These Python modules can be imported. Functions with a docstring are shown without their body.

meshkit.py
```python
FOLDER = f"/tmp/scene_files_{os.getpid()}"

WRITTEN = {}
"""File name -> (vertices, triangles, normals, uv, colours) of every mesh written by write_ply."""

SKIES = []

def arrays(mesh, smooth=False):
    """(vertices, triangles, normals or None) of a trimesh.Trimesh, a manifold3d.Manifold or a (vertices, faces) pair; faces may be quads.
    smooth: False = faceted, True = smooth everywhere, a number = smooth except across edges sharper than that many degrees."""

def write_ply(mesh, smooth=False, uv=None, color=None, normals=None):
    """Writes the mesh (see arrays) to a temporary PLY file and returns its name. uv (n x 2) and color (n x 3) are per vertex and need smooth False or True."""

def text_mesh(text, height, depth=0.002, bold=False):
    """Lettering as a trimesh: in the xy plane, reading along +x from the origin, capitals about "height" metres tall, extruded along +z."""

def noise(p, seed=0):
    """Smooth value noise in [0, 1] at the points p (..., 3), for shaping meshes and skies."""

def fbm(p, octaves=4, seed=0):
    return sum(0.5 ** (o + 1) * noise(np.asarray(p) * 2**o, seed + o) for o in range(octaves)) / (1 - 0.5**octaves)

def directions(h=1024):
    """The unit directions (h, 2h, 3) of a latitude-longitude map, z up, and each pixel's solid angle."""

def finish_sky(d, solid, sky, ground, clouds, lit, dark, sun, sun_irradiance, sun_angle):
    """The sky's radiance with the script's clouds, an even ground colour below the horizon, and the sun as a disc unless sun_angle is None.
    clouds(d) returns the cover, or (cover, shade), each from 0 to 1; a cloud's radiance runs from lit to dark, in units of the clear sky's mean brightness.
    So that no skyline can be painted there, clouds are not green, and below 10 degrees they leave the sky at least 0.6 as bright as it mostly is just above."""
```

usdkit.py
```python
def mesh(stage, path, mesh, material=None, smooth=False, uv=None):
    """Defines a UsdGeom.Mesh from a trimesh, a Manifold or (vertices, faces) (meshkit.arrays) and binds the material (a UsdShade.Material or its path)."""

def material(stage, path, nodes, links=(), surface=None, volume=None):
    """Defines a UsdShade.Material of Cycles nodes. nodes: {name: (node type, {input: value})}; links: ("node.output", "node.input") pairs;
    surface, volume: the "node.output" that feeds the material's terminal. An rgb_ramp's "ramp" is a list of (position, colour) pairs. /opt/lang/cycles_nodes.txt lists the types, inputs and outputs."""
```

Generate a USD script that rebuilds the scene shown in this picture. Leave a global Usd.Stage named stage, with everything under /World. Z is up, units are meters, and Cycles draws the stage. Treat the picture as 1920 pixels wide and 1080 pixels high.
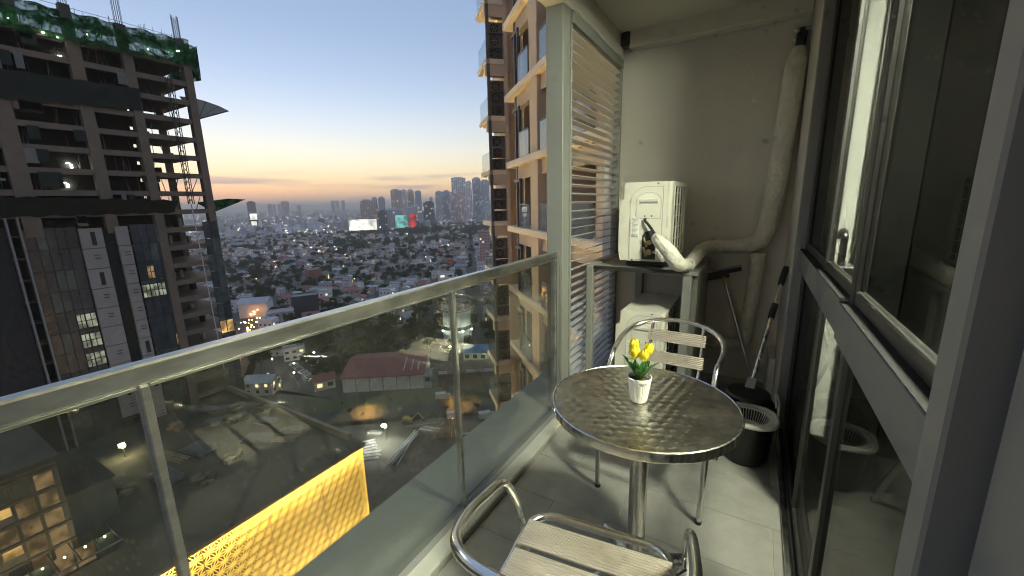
import math, random
import numpy as np
import trimesh, manifold3d, usdkit, meshkit
from pxr import Usd, UsdGeom, UsdLux, UsdShade, Gf, Sdf, Vt

stage = Usd.Stage.CreateInMemory()
UsdGeom.SetStageUpAxis(stage, UsdGeom.Tokens.z)
UsdGeom.Xform.Define(stage, '/World')
PI = math.pi
rnd = random.Random(7)

# ---------------------------------------------------------------- camera
cam = UsdGeom.Camera.Define(stage, '/World/camera')
EYE = (0.0, 0.0, 1.39)
cam.AddTransformOp().Set(Gf.Matrix4d(0.86079906, 0.5084591, -0.02223327, 0, -0.0852009, 0.18703467, 0.97865154, 0,
                                     0.50176267, -0.84052803, 0.20432044, 0, EYE[0], EYE[1], EYE[2], 1))
cam.CreateHorizontalApertureAttr(36.0)
cam.CreateVerticalApertureAttr(20.25)
cam.CreateFocalLengthAttr(764.0756 * 36 / 1920)
cam.CreateClippingRangeAttr(Gf.Vec2f(0.02, 60000))
cam.CreateExposureAttr(4.4)

# ---------------------------------------------------------------- sky and the last glow of the sun
SUN_AZ, SUN_EL = math.radians(-67), math.radians(-2.0)
sky = UsdLux.DomeLight.Define(stage, '/World/sky')
sky.GetPrim().SetCustomDataByKey('kind', 'structure')
skym = usdkit.material(stage, '/World/Looks/sky', {
    'sky': ('sky_texture', {'sky_type': 'single_scattering', 'sun_disc': False, 'sun_elevation': SUN_EL, 'sun_rotation': SUN_AZ,
                            'altitude': 60.0, 'air_density': 1.0, 'aerosol_density': 1.2, 'ozone_density': 1.6}),
    'tc': ('texture_coordinate', {}),
    'map': ('mapping', {'scale': (2.2, 2.2, 34.0), 'location': (0.35, 0.1, 0.12)}),
    'cn': ('noise_texture', {'scale': 1.6, 'detail': 5.0, 'roughness': 0.55, 'distortion': 0.4}),
    'cr': ('rgb_ramp', {'ramp': [(0.52, (0, 0, 0)), (0.66, (0.95, 0.95, 0.95))]}),
    'xyz': ('separate_xyz', {}),
    'low': ('rgb_ramp', {'ramp': [(0.0, (0, 0, 0)), (0.012, (0.7, 0.7, 0.7)), (0.05, (0.8, 0.8, 0.8)), (0.085, (0.0, 0.0, 0.0)), (1.0, (0, 0, 0))]}),
    'veil': ('rgb_ramp', {'ramp': [(0.0, (0.7, 0.7, 0.7)), (0.03, (0.5, 0.5, 0.5)), (0.10, (0.32, 0.32, 0.32)), (0.25, (0.10, 0.10, 0.10)), (0.4, (0.0, 0.0, 0.0)), (1.0, (0, 0, 0))]}),
    'm0': ('mix_color', {'b': (0.43, 0.345, 0.245)}),
    'high': ('rgb_ramp', {'ramp': [(0.0, (0.05, 0.05, 0.05)), (0.12, (0.16, 0.16, 0.16)), (0.35, (0.6, 0.6, 0.6)), (1.0, (0.8, 0.8, 0.8))]}),
    'm2': ('mix_color', {'b': (0.103, 0.141, 0.203)}),
    'mul': ('math', {'math_type': 'multiply'}),
    'm1': ('mix_color', {'b': (0.17, 0.15, 0.165)}),
    'bg': ('background_shader', {'strength': 0.15}),
}, [('tc.generated', 'map.vector'), ('map.vector', 'cn.vector'), ('cn.fac', 'cr.fac'), ('tc.generated', 'xyz.vector'), ('xyz.z', 'low.fac'), ('xyz.z', 'veil.fac'),
    ('sky.color', 'm0.a'), ('veil.color', 'm0.fac'), ('cr.color', 'mul.value1'), ('low.color', 'mul.value2'),
    ('xyz.z', 'high.fac'), ('m0.result', 'm2.a'), ('high.color', 'm2.fac'), ('m2.result', 'm1.a'), ('mul.value', 'm1.fac'), ('m1.result', 'bg.color')], surface='bg.background')
UsdShade.MaterialBindingAPI.Apply(sky.GetPrim()).Bind(skym)
sun = UsdLux.DistantLight.Define(stage, '/World/sun')
sun.CreateNormalizeAttr(True)
sun.CreateIntensityAttr(0.05)
sun.CreateAngleAttr(10.0)
sun.CreateColorAttr(Gf.Vec3f(1, 0.78, 0.55))
_d = np.array([math.sin(SUN_AZ) * math.cos(SUN_EL), math.cos(SUN_AZ) * math.cos(SUN_EL), math.sin(SUN_EL)])   # towards the sun
_x = np.cross([0, 0, 1.0], _d); _x /= np.linalg.norm(_x); _y = np.cross(_d, _x)
sun.AddTransformOp().Set(Gf.Matrix4d(*_x, 0, *_y, 0, *_d, 0, 0, 0, 0, 1))

# ---------------------------------------------------------------- helpers
TAKEN = {}
PLACE = {}          # path of a thing -> (location, turn about z)


def numbered(parent, name):
    k = (parent, name)
    n = TAKEN.get(k, 0)
    TAKEN[k] = n + 1
    return f'{parent}/{name}' if n == 0 else f'{parent}/{name}_{n:03d}'


def tag(prim, label=None, cat=None, group=None, kind=None):
    p = prim.GetPrim() if hasattr(prim, 'GetPrim') else prim
    for k, v in (('label', label), ('category', cat), ('group', group), ('kind', kind)):
        if v:
            p.SetCustomDataByKey(k, v)
    return prim


def thing(name, label, cat, loc=(0, 0, 0), rot=0.0, group=None, kind=None):
    path = numbered('/World', name)
    x = UsdGeom.Xform.Define(stage, path)
    x.AddTranslateOp().Set(Gf.Vec3d(*map(float, loc)))
    if rot:
        x.AddRotateZOp().Set(math.degrees(rot))
    PLACE[path] = (np.array(loc, float), rot)
    tag(x, label, cat, group, kind)
    return path


def copy_of(src, name, label, cat, loc, rot=0.0, group=None, scale=None):
    path = numbered('/World', name)
    x = UsdGeom.Xform.Define(stage, path)
    x.ClearXformOpOrder()
    p = x.GetPrim()
    p.GetReferences().AddInternalReference(src)
    p.SetInstanceable(True)
    ops = [x.AddTranslateOp(opSuffix='at'), x.AddRotateZOp(opSuffix='turn')]
    ops[0].Set(Gf.Vec3d(*map(float, loc))); ops[1].Set(math.degrees(rot))
    if scale is not None:
        o = x.AddScaleOp(opSuffix='size'); o.Set(Gf.Vec3f(*np.broadcast_to(scale, 3).astype(float).tolist())); ops.append(o)
    x.SetXformOpOrder(ops)
    tag(x, label, cat, group)
    return path


def rz(a):
    c, s = math.cos(a), math.sin(a)
    return np.array([[c, -s, 0], [s, c, 0], [0, 0, 1.0]])


BOXF = np.array([[0, 2, 1], [0, 3, 2], [4, 5, 6], [4, 6, 7], [0, 1, 5], [0, 5, 4], [1, 2, 6], [1, 6, 5], [2, 3, 7], [2, 7, 6], [3, 0, 4], [3, 4, 7]])


class MB:
    def __init__(self):
        self.v, self.f, self.n = [], [], 0

    def raw(self, v, f):
        v = np.asarray(v, float); f = np.asarray(f, int)
        self.v.append(v); self.f.append(f + self.n); self.n += len(v)
        return self

    def mesh(self, m, T=None, at=None):
        v = np.array(m.vertices)
        if T is not None:
            v = v @ np.asarray(T)[:3, :3].T + (np.asarray(T)[:3, 3] if np.asarray(T).shape == (4, 4) else 0)
        if at is not None:
            v = v + np.asarray(at)
        return self.raw(v, m.faces)

    def box(self, x0, x1, y0, y1, z0, z1):
        x0, x1 = min(x0, x1), max(x0, x1); y0, y1 = min(y0, y1), max(y0, y1); z0, z1 = min(z0, z1), max(z0, z1)
        return self.raw([(x0, y0, z0), (x1, y0, z0), (x1, y1, z0), (x0, y1, z0), (x0, y0, z1), (x1, y0, z1), (x1, y1, z1), (x0, y1, z1)], BOXF)

    def rbox(self, x0, x1, y0, y1, z0, z1, r=0.004):
        r = min(r, (x1 - x0) / 2.1, (y1 - y0) / 2.1, (z1 - z0) / 2.1)
        pts = []
        for sx in (0, 1):
            for sy in (0, 1):
                for sz in (0, 1):
                    c = np.array([(x0, x1)[sx], (y0, y1)[sy], (z0, z1)[sz]], float)
                    ins = np.array([r * (1 - 2 * sx), r * (1 - 2 * sy), r * (1 - 2 * sz)])
                    for k in range(3):
                        q = c + ins; q[k] = c[k]
                        pts.append(q)
        m = manifold3d.Manifold.hull_points(np.array(pts)).to_mesh()
        return self.raw(m.vert_properties[:, :3], m.tri_verts)

    def obox(self, c, half, yaw=0.0):
        """a box about c turned by yaw"""
        s = np.array([(-1, -1, -1), (1, -1, -1), (1, 1, -1), (-1, 1, -1), (-1, -1, 1), (1, -1, 1), (1, 1, 1), (-1, 1, 1)], float) * half
        return self.raw(s @ rz(yaw).T + c, BOXF)

    def bar(self, a, b, w, h=None, up=(0, 0, 1)):
        a, b = np.asarray(a, float), np.asarray(b, float); h = w if h is None else h
        d = b - a; d /= np.linalg.norm(d)
        s = np.cross(d, up)
        if np.linalg.norm(s) < 1e-5:
            s = np.cross(d, (1, 0, 0))
        s /= np.linalg.norm(s); u = np.cross(s, d)
        o = [-s * w / 2 - u * h / 2, s * w / 2 - u * h / 2, s * w / 2 + u * h / 2, -s * w / 2 + u * h / 2]
        return self.raw([a + k for k in o] + [b + k for k in o], np.array([[0, 1, 2], [0, 2, 3], [4, 6, 5], [4, 7, 6], [0, 5, 1], [0, 4, 5], [1, 6, 2], [1, 5, 6], [2, 7, 3], [2, 6, 7], [3, 4, 0], [3, 7, 4]]))

    def tube(self, path, r, n=10, closed=False, flat=1.0):
        p = np.asarray(path, float); m = len(p); r = np.broadcast_to(r, m)
        t = np.roll(p, -1, 0) - np.roll(p, 1, 0) if closed else np.gradient(p, axis=0)
        t /= np.linalg.norm(t, axis=1, keepdims=True)
        u = np.cross(t[0], (0, 0, 1.0))
        if np.linalg.norm(u) < 1e-3:
            u = np.cross(t[0], (1.0, 0, 0))
        u /= np.linalg.norm(u); rings = []
        for i in range(m):
            u = u - t[i] * (u @ t[i]); u /= np.linalg.norm(u); w = np.cross(t[i], u)
            a = np.arange(n) * 2 * PI / n
            rings.append(p[i] + r[i] * (np.cos(a)[:, None] * u * flat + np.sin(a)[:, None] * w))
        v = np.vstack(rings); f = []
        for i in range(m if closed else m - 1):
            j = (i + 1) % m
            for k in range(n):
                l = (k + 1) % n
                f += [(i * n + k, i * n + l, j * n + l), (i * n + k, j * n + l, j * n + k)]
        if not closed:
            v = np.vstack([v, p[0], p[-1]]); a, b = m * n, m * n + 1
            for k in range(n):
                l = (k + 1) % n
                f += [(a, l, k), (b, (m - 1) * n + k, (m - 1) * n + l)]
        return self.raw(v, f)

    def lathe(self, prof, n=32, at=(0, 0, 0), sx=1.0, sy=1.0):
        prof = np.asarray(prof, float); m = len(prof); a = np.arange(n) * 2 * PI / n
        v = np.stack([prof[:, 0, None] * np.cos(a) * sx, prof[:, 0, None] * np.sin(a) * sy, np.repeat(prof[:, 1, None], n, 1)], -1).reshape(-1, 3) + at
        f = []
        for i in range(m - 1):
            for k in range(n):
                l = (k + 1) % n
                f += [(i * n + k, i * n + l, (i + 1) * n + l), (i * n + k, (i + 1) * n + l, (i + 1) * n + k)]
        return self.raw(v, f)

    def cyl(self, a, b, r, n=12):
        return self.tube([a, b], r, n)

    def quad(self, a, b, c, d):
        return self.raw([a, b, c, d], [[0, 1, 2], [0, 2, 3]])

    def prism(self, poly, x0, x1, axis='x'):
        """poly (list of 2-D points, counter-clockwise) extruded along an axis between x0 and x1"""
        n = len(poly); P = np.asarray(poly, float); z = np.zeros(n)
        from shapely.geometry import Polygon
        if Polygon(P).convex_hull.area > Polygon(P).area * 1.0005:      # hollow outline: cut it into ears
            m = trimesh.creation.extrude_polygon(Polygon(P), abs(x1 - x0), engine='earcut'); q = np.array(m.vertices); hh_ = q[:, 2] + min(x0, x1)
            return self.raw({'x': np.c_[hh_, q[:, 0], q[:, 1]], 'y': np.c_[q[:, 0], hh_, q[:, 1]], 'z': np.c_[q[:, 0], q[:, 1], hh_]}[axis], m.faces if axis != 'y' else m.faces[:, ::-1])
        def lift(h):
            if axis == 'x': return np.c_[z + h, P]
            if axis == 'y': return np.c_[P[:, 0], z + h, P[:, 1]]
            return np.c_[P, z + h]
        v = np.vstack([lift(x0), lift(x1)]); f = []
        for k in range(1, n - 1):
            f += [(0, k + 1, k), (n, n + k, n + k + 1)]
        for k in range(n):
            l = (k + 1) % n; f += [(k, l, n + l), (k, n + l, n + k)]
        return self.raw(v, f)

    def build(self, name, mat, parent='/World', smooth=False, w=False, **kw):
        v = np.vstack(self.v); f = np.vstack(self.f)
        if w:
            root = '/'.join(parent.split('/')[:3])
            loc, rot = PLACE[root]
            v = (v - loc) @ rz(rot)
        path = numbered(parent, name)
        usdkit.mesh(stage, path, (v, f), M[mat] if isinstance(mat, str) else mat, smooth=smooth)
        if kw:
            tag(stage.GetPrimAtPath(path), **kw)
        return path


def arc(c, r, a0, a1, n, ax=(1, 0, 0), ay=(0, 0, 1)):
    ax, ay = np.asarray(ax, float), np.asarray(ay, float)
    return [np.asarray(c) + r * (math.cos(a) * ax + math.sin(a) * ay) for a in np.linspace(a0, a1, n)]


def spline(pts, n=8):
    """Catmull-Rom through the points"""
    p = np.asarray(pts, float); p = np.vstack([2 * p[0] - p[1], p, 2 * p[-1] - p[-2]]); out = []
    for i in range(1, len(p) - 2):
        for t in np.linspace(0, 1, n, endpoint=False):
            a, b, c, d = p[i - 1], p[i], p[i + 1], p[i + 2]
            out.append(0.5 * (2 * b + (c - a) * t + (2 * a - 5 * b + 4 * c - d) * t * t + (3 * b - a - 3 * c + d) * t ** 3))
    out.append(p[-2])
    return np.array(out)


# ---------------------------------------------------------------- materials
M = {}


def PM(name, col, rough=0.6, metal=0.0, var=0.12, vs=3.0, bump=0.0, bs=60.0, spread=0.0, tint=None, tw=0.5, dist=0.01, detail=4.0, spec=0.5, obj=False, stretch=(1, 1, 1)):
    """a principled surface whose colour drifts with noise; spread: how much copies differ; tint: a second colour in patches"""
    lo = tuple(c * (1 - var) for c in col); hi = tuple(min(1, c * (1 + var)) for c in (tint or col))
    nodes = {'g': ('texture_coordinate', {}) if obj else ('geometry', {}), 'mp': ('mapping', {'scale': stretch}),
             'n': ('noise_texture', {'scale': vs, 'detail': detail, 'roughness': 0.6}),
             'r': ('rgb_ramp', {'ramp': [(0.5 - tw * 0.45, lo), (0.5 + tw * 0.45, hi)]}),
             'rr': ('map_range', {'from_min': 0.3, 'from_max': 0.7, 'to_min': max(0.02, rough * 0.8), 'to_max': min(1, rough * 1.2)}),
             'p': ('principled_bsdf', {'metallic': metal, 'specular_ior_level': spec})}
    links = [('g.object' if obj else 'g.position', 'mp.vector'), ('mp.vector', 'n.vector'), ('n.fac', 'r.fac'), ('n.fac', 'rr.value'), ('rr.result', 'p.roughness')]
    out = 'r.color'
    if spread:
        nodes['oi'] = ('object_info', {})
        nodes['mr'] = ('map_range', {'to_min': 1 - spread, 'to_max': 1 + spread})
        nodes['cc'] = ('combine_color', {})
        nodes['mx'] = ('mix_color', {'blend_type': 'multiply', 'fac': 1.0, 'use_clamp_result': False})
        links += [('oi.random', 'mr.value'), ('mr.result', 'cc.r'), ('mr.result', 'cc.g'), ('mr.result', 'cc.b'), (out, 'mx.a'), ('cc.color', 'mx.b')]
        out = 'mx.result'
    links.append((out, 'p.base_color'))
    if bump:
        nodes['bn'] = ('noise_texture', {'scale': bs, 'detail': 3.0})
        nodes['b'] = ('bump', {'strength': bump, 'distance': dist})
        links += [('mp.vector', 'bn.vector'), ('bn.fac', 'b.height'), ('b.normal', 'p.normal')]
    M[name] = usdkit.material(stage, f'/World/Looks/{name}', nodes, links, surface='p.BSDF')
    return M[name]


def EM(name, col, strength, pattern=None):
    nodes = {'e': ('emission', {'color': col, 'strength': strength})}; links = []
    if pattern:
        nodes['g'] = ('geometry', {}); nodes['n'] = ('noise_texture', {'scale': pattern, 'detail': 2.0})
        nodes['r'] = ('rgb_ramp', {'ramp': [(0.4, tuple(c * 0.25 for c in col)), (0.6, col)]})
        links = [('g.position', 'n.vector'), ('n.fac', 'r.fac'), ('r.color', 'e.color')]
    M[name] = usdkit.material(stage, f'/World/Looks/{name}', nodes, links, surface='e.emission')
    return M[name]


def pane(name, tint, rough=0.0, dust=0.0, ior=1.5, glossmul=1.0):
    nodes = {'t': ('transparent_bsdf', {'color': tint}), 'gl': ('glossy_bsdf', {'color': (glossmul,) * 3, 'roughness': rough}), 'f': ('fresnel', {}), 'm': ('mix_closure', {}), 'bk': ('geometry', {}), 'io': ('map_range', {'to_min': ior, 'to_max': 1 / ior})}
    links = [('bk.backfacing', 'io.value'), ('io.result', 'f.IOR'), ('t.BSDF', 'm.closure1'), ('gl.BSDF', 'm.closure2'), ('f.fac', 'm.fac')]
    out = 'm.closure'
    if dust:
        nodes |= {'g': ('geometry', {}), 'n': ('noise_texture', {'scale': 9.0, 'detail': 8.0, 'roughness': 0.75}), 'd': ('diffuse_bsdf', {'color': (0.6, 0.58, 0.52)}),
                  'r': ('map_range', {'from_min': 0.35, 'from_max': 0.8, 'to_min': dust * 0.3, 'to_max': dust * 1.6}), 'm2': ('mix_closure', {})}
        links += [('g.position', 'n.vector'), ('n.fac', 'r.value'), ('r.result', 'm2.fac'), ('m.closure', 'm2.closure1'), ('d.BSDF', 'm2.closure2')]
        out = 'm2.closure'
    M[name] = usdkit.material(stage, f'/World/Looks/{name}', nodes, links, surface=out)


PM('wall_paint', (0.60, 0.565, 0.495), 0.75, var=0.10, vs=2.4, bump=0.08, bs=110, stretch=(1, 1, 0.4), tw=0.9, detail=7)
PM('ceiling_paint', (0.54, 0.53, 0.45), 0.8, var=0.05, vs=1.2, bump=0.05, bs=120)
PM('concrete_ledge', (0.225, 0.25, 0.275), 0.7, var=0.13, vs=2.5, bump=0.1, bs=70, tw=0.8)
PM('curb_paint', (0.42, 0.42, 0.37), 0.6, var=0.15, vs=4, bump=0.08, bs=60)
PM('tile', (0.275, 0.265, 0.24), 0.34, var=0.12, vs=6, bump=0.05, bs=90, spread=0.06)
PM('grout', (0.36, 0.34, 0.30), 0.85, var=0.15, vs=12)
PM('steel', (0.62, 0.60, 0.55), 0.24, 1.0, var=0.06, vs=8, bump=0.02, bs=200, stretch=(1, 8, 1))
PM('rail_metal', (0.64, 0.64, 0.60), 0.34, 1.0, var=0.14, vs=3.5, stretch=(3, 1, 3), tw=0.8)
PM('aluminium', (0.72, 0.71, 0.68), 0.2, 1.0, var=0.05, vs=10)
PM('slat_metal', (0.62, 0.555, 0.47), 0.42, 0.85, var=0.02, vs=18)
PM('louvre_paint', (0.37, 0.365, 0.345), 0.45, var=0.06, vs=5)
PM('post_paint', (0.235, 0.24, 0.215), 0.5, var=0.06, vs=3)
PM('frame_grey', (0.15, 0.15, 0.148), 0.55, var=0.06, vs=4)
PM('frame_light', (0.25, 0.245, 0.235), 0.5, var=0.05, vs=3)
PM('jamb_paint', (0.20, 0.197, 0.19), 0.5, var=0.05, vs=3)
PM('cap_dark', (0.022, 0.022, 0.022), 0.75, spec=0.2)
PM('frame_dark', (0.03, 0.028, 0.026), 0.4, var=0.1, vs=5)
PM('ac_paint', (0.64, 0.62, 0.53), 0.45, var=0.05, vs=6, bump=0.02, bs=150)
PM('ac_grille', (0.70, 0.68, 0.60), 0.45, var=0.05, vs=6)
PM('ac_dark', (0.035, 0.035, 0.033), 0.6)
PM('wrap_tape', (0.60, 0.575, 0.50), 0.6, var=0.12, vs=9, bump=0.8, bs=22, dist=0.02, tint=(0.62, 0.58, 0.48))
PM('brass', (0.45, 0.36, 0.2), 0.35, 1.0)
PM('label_paper', (0.72, 0.71, 0.66), 0.5)
PM('print_grey', (0.22, 0.22, 0.22), 0.6)
PM('black_plastic', (0.012, 0.012, 0.012), 0.42, var=0.2, vs=20)
PM('white_plastic', (0.66, 0.64, 0.58), 0.4, var=0.06, vs=20)
PM('yellow_grip', (0.45, 0.35, 0.1), 0.5)
PM('pot_white', (0.80, 0.78, 0.72), 0.45, var=0.03, vs=30)
PM('petal', (0.86, 0.56, 0.01), 0.55, var=0.3, vs=120, stretch=(1, 1, 0.25), tint=(0.88, 0.68, 0.03))
PM('leaf_green', (0.035, 0.14, 0.025), 0.4, var=0.35, vs=40, tint=(0.07, 0.24, 0.04))
PM('moss_brown', (0.055, 0.032, 0.018), 0.9, var=0.4, vs=80, bump=0.6, bs=160)
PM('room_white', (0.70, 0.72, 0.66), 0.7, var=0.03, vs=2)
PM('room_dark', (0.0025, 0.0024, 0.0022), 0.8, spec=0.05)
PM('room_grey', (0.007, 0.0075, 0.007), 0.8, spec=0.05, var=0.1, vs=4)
PM('blind', (0.15, 0.135, 0.11), 0.8, var=0.08, vs=5)
PM('curtain_cloth', (0.03, 0.029, 0.02), 0.85, var=0.08, vs=12)
PM('tap_metal', (0.25, 0.25, 0.25), 0.35, 1.0)
pane('door_glass', (0.80, 0.83, 0.80), glossmul=0.38)
pane('rail_glass', (0.83, 0.83, 0.76), dust=0.016)
EM('lamp_glow', (0.99, 0.96, 0.79), 34.0)

PM('swirl_steel', (0.52, 0.495, 0.44), 0.25, 1.0, var=0.10, vs=9)

# ================================================================ the balcony itself
X0, X1, YE = -0.94, 0.23, 3.47          # floor edge, glazing line, end wall
t = thing('balcony_floor', 'floor of grey-beige rectangular tiles on the balcony', None, kind='structure')
MB().box(X0, X1 + 0.06, -0.9, YE, -0.12, -0.003).build('screed', 'grout', t)
rows = [(-0.86 + 0.3 * k) for k in range(15)]
TX = [0.23 - 0.585 * k for k in range(4)]
for k, y0 in enumerate(rows):
    y1 = min(y0 + 0.3, YE); off = 0.0 if k % 2 else 0.29
    xs = sorted({X0, X1 + 0.05} | {x for x in [-0.71 + off + 0.59 * j for j in range(-2, 4)] if X0 + 0.02 < x < X1 + 0.03})
    for a, b in zip(xs[:-1], xs[1:]):
        e = 0.0013
        MB().rbox(a + e, b - e, y0 + e, y1 - e, -0.004, 0.0, 0.0012).build('tile', 'tile', t)
t = thing('balcony_edge', 'grey concrete ledge and pale curb along the foot of the railing', None, kind='structure')
MB().rbox(-1.42, -1.075, -1.2, 4.2, -0.35, 0.012, 0.01).build('ledge', 'concrete_ledge', t)
MB().rbox(-1.073, -1.018, -1.2, 2.44, -0.2, 0.018, 0.003).build('glass_channel', 'frame_light', t)
MB().rbox(-1.016, -0.942, -1.2, YE, -0.2, 0.034, 0.006).build('curb', 'curb_paint', t)
MB().box(-1.073, -1.018, 2.442, YE, -0.2, 0.03).build('louvre_sill', 'curb_paint', t)
t = thing('end_wall', 'beige painted wall closing the far end of the balcony', None, kind='structure')
MB().box(-1.14, 0.5, YE, YE + 0.15, -0.2, 2.75).build('wall', 'wall_paint', t)
MB().rbox(-0.936, 0.198, YE - 0.10, YE - 0.001, 2.512, 2.66, 0.006).build('wall_beam', 'wall_paint', t)
MB().box(0.2, 0.36, 2.79, YE - 0.001, -0.02, 2.7).build('return_wall', 'wall_paint', t)
MB().rbox(0.155, 0.199, 3.15, YE - 0.002, -0.001, 0.31, 0.005).build('kick_block', 'wall_paint', t)
t = thing('balcony_ceiling', 'plain painted ceiling slab over the balcony', None, kind='structure')
MB().box(-1.0, 4.2, -3.2, YE + 0.15, 2.63, 2.85).build('ceiling', 'ceiling_paint', t)
MB().rbox(-1.14, -1.002, -1.2, YE, 2.47, 2.84, 0.01).build('edge_beam', 'wall_paint', t)
MB().rbox(-1.0, -0.93, 3.36, 3.44, 2.53, 2.63, 0.01).build('drain_fitting', 'frame_dark', t)

# ---- glass railing
t = thing('glass_railing', 'glass balustrade with a brushed steel handrail along the balcony edge', 'railing', (-1.05, 0, 0))
MB().rbox(-1.084, -1.046, -1.2, 2.325, 1.043, 1.087, 0.005).build('handrail', 'rail_metal', t, smooth=25, w=True)
posts = [-0.73, 0.279, 1.283, 2.28]
for y in posts:
    MB().rbox(-1.071, -1.042, y - 0.009, y + 0.009, 0.018, 1.043, 0.003).build('post', 'rail_metal', t, w=True)
MB().rbox(-1.069, -1.04, 2.30, 2.325, 0.018, 1.043, 0.003).build('post', 'frame_grey', t, w=True)
for a, b in zip(posts[:-1], posts[1:]):
    MB().rbox(-1.062, -1.052, a + 0.013, b - 0.013, 0.019, 1.038, 0.001).build('glass_pane', 'rail_glass', t, w=True)
    MB().rbox(-1.066, -1.047, a + 0.011, b - 0.011, 1.036, 1.0425, 0.001).build('glazing_bead', 'rail_metal', t, w=True)

# ---- louvre screen
t = thing('louvre_screen', 'tall screen of horizontal cream metal slats between post and end wall', 'louvre screen', (-1.05, 2.9, 0))
MB().rbox(-1.13, -1.022, 2.335, 2.437, 0.012, 2.65, 0.004).build('post', 'post_paint', t, w=True)
MB().rbox(-1.07, -1.0, 2.44, YE - 0.003, 2.40, 2.466, 0.004).build('head_rail', 'post_paint', t, w=True)
MB().rbox(-1.06, -1.004, 3.425, YE - 0.004, 0.033, 2.399, 0.004).build('stile', 'post_paint', t, w=True)
MB().rbox(-1.06, -1.012, 2.438, 2.452, 0.033, 2.399, 0.003).build('stile', 'post_paint', t, w=True)
for k in range(43):
    z = 0.075 + k * 0.0545
    dz = 0.004 + 0.002 * rnd.random()
    m = MB()
    for s0, s1 in (((-1.058, z - dz), (-1.012, z + dz)),):
        n = np.array([-(s1[1] - s0[1]), s1[0] - s0[0]]); n = n / np.linalg.norm(n) * 0.0025
        m.prism([(s0[0] - n[0], s0[1] - n[1]), (s1[0] - n[0], s1[1] - n[1]), (s1[0] + n[0], s1[1] + n[1]), (s0[0] + n[0], s0[1] + n[1])], 2.452, 3.425, 'y')
    m.build('slat', 'louvre_paint', t, w=True)

# ---- stand for the air conditioners
t = thing('unit_stand', 'painted steel stand carrying the upper air conditioning unit at the end wall', 'stand', (-0.6, 3.0, 0))
MB().rbox(-0.985, -0.275, 2.68, YE - 0.002, 0.925, 0.95, 0.003).build('shelf', 'frame_light', t, w=True)
MB().rbox(-0.985, -0.94, 2.66, 2.70, 0.001, 0.953, 0.004).build('leg', 'post_paint', t, w=True)
MB().rbox(-0.365, -0.31, 2.685, 2.745, 0.001, 0.924, 0.004).build('leg', 'post_paint', t, w=True)
MB().rbox(-0.33, -0.283, 2.75, YE - 0.003, 0.10, 0.924, 0.003).build('side_panel', 'post_paint', t, w=True)
MB().rbox(-0.83, -0.775, YE - 0.06, YE - 0.003, 0.001, 0.924, 0.003).build('leg', 'post_paint', t, w=True)
MB().rbox(-0.99, -0.935, 2.705, 3.35, 0.905, 0.957, 0.003).build('rail', 'post_paint', t, w=True)
MB().rbox(-0.935, -0.37, 2.665, 2.679, 0.935, 0.957, 0.002).build('rail', 'frame_dark', t, w=True)


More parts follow.
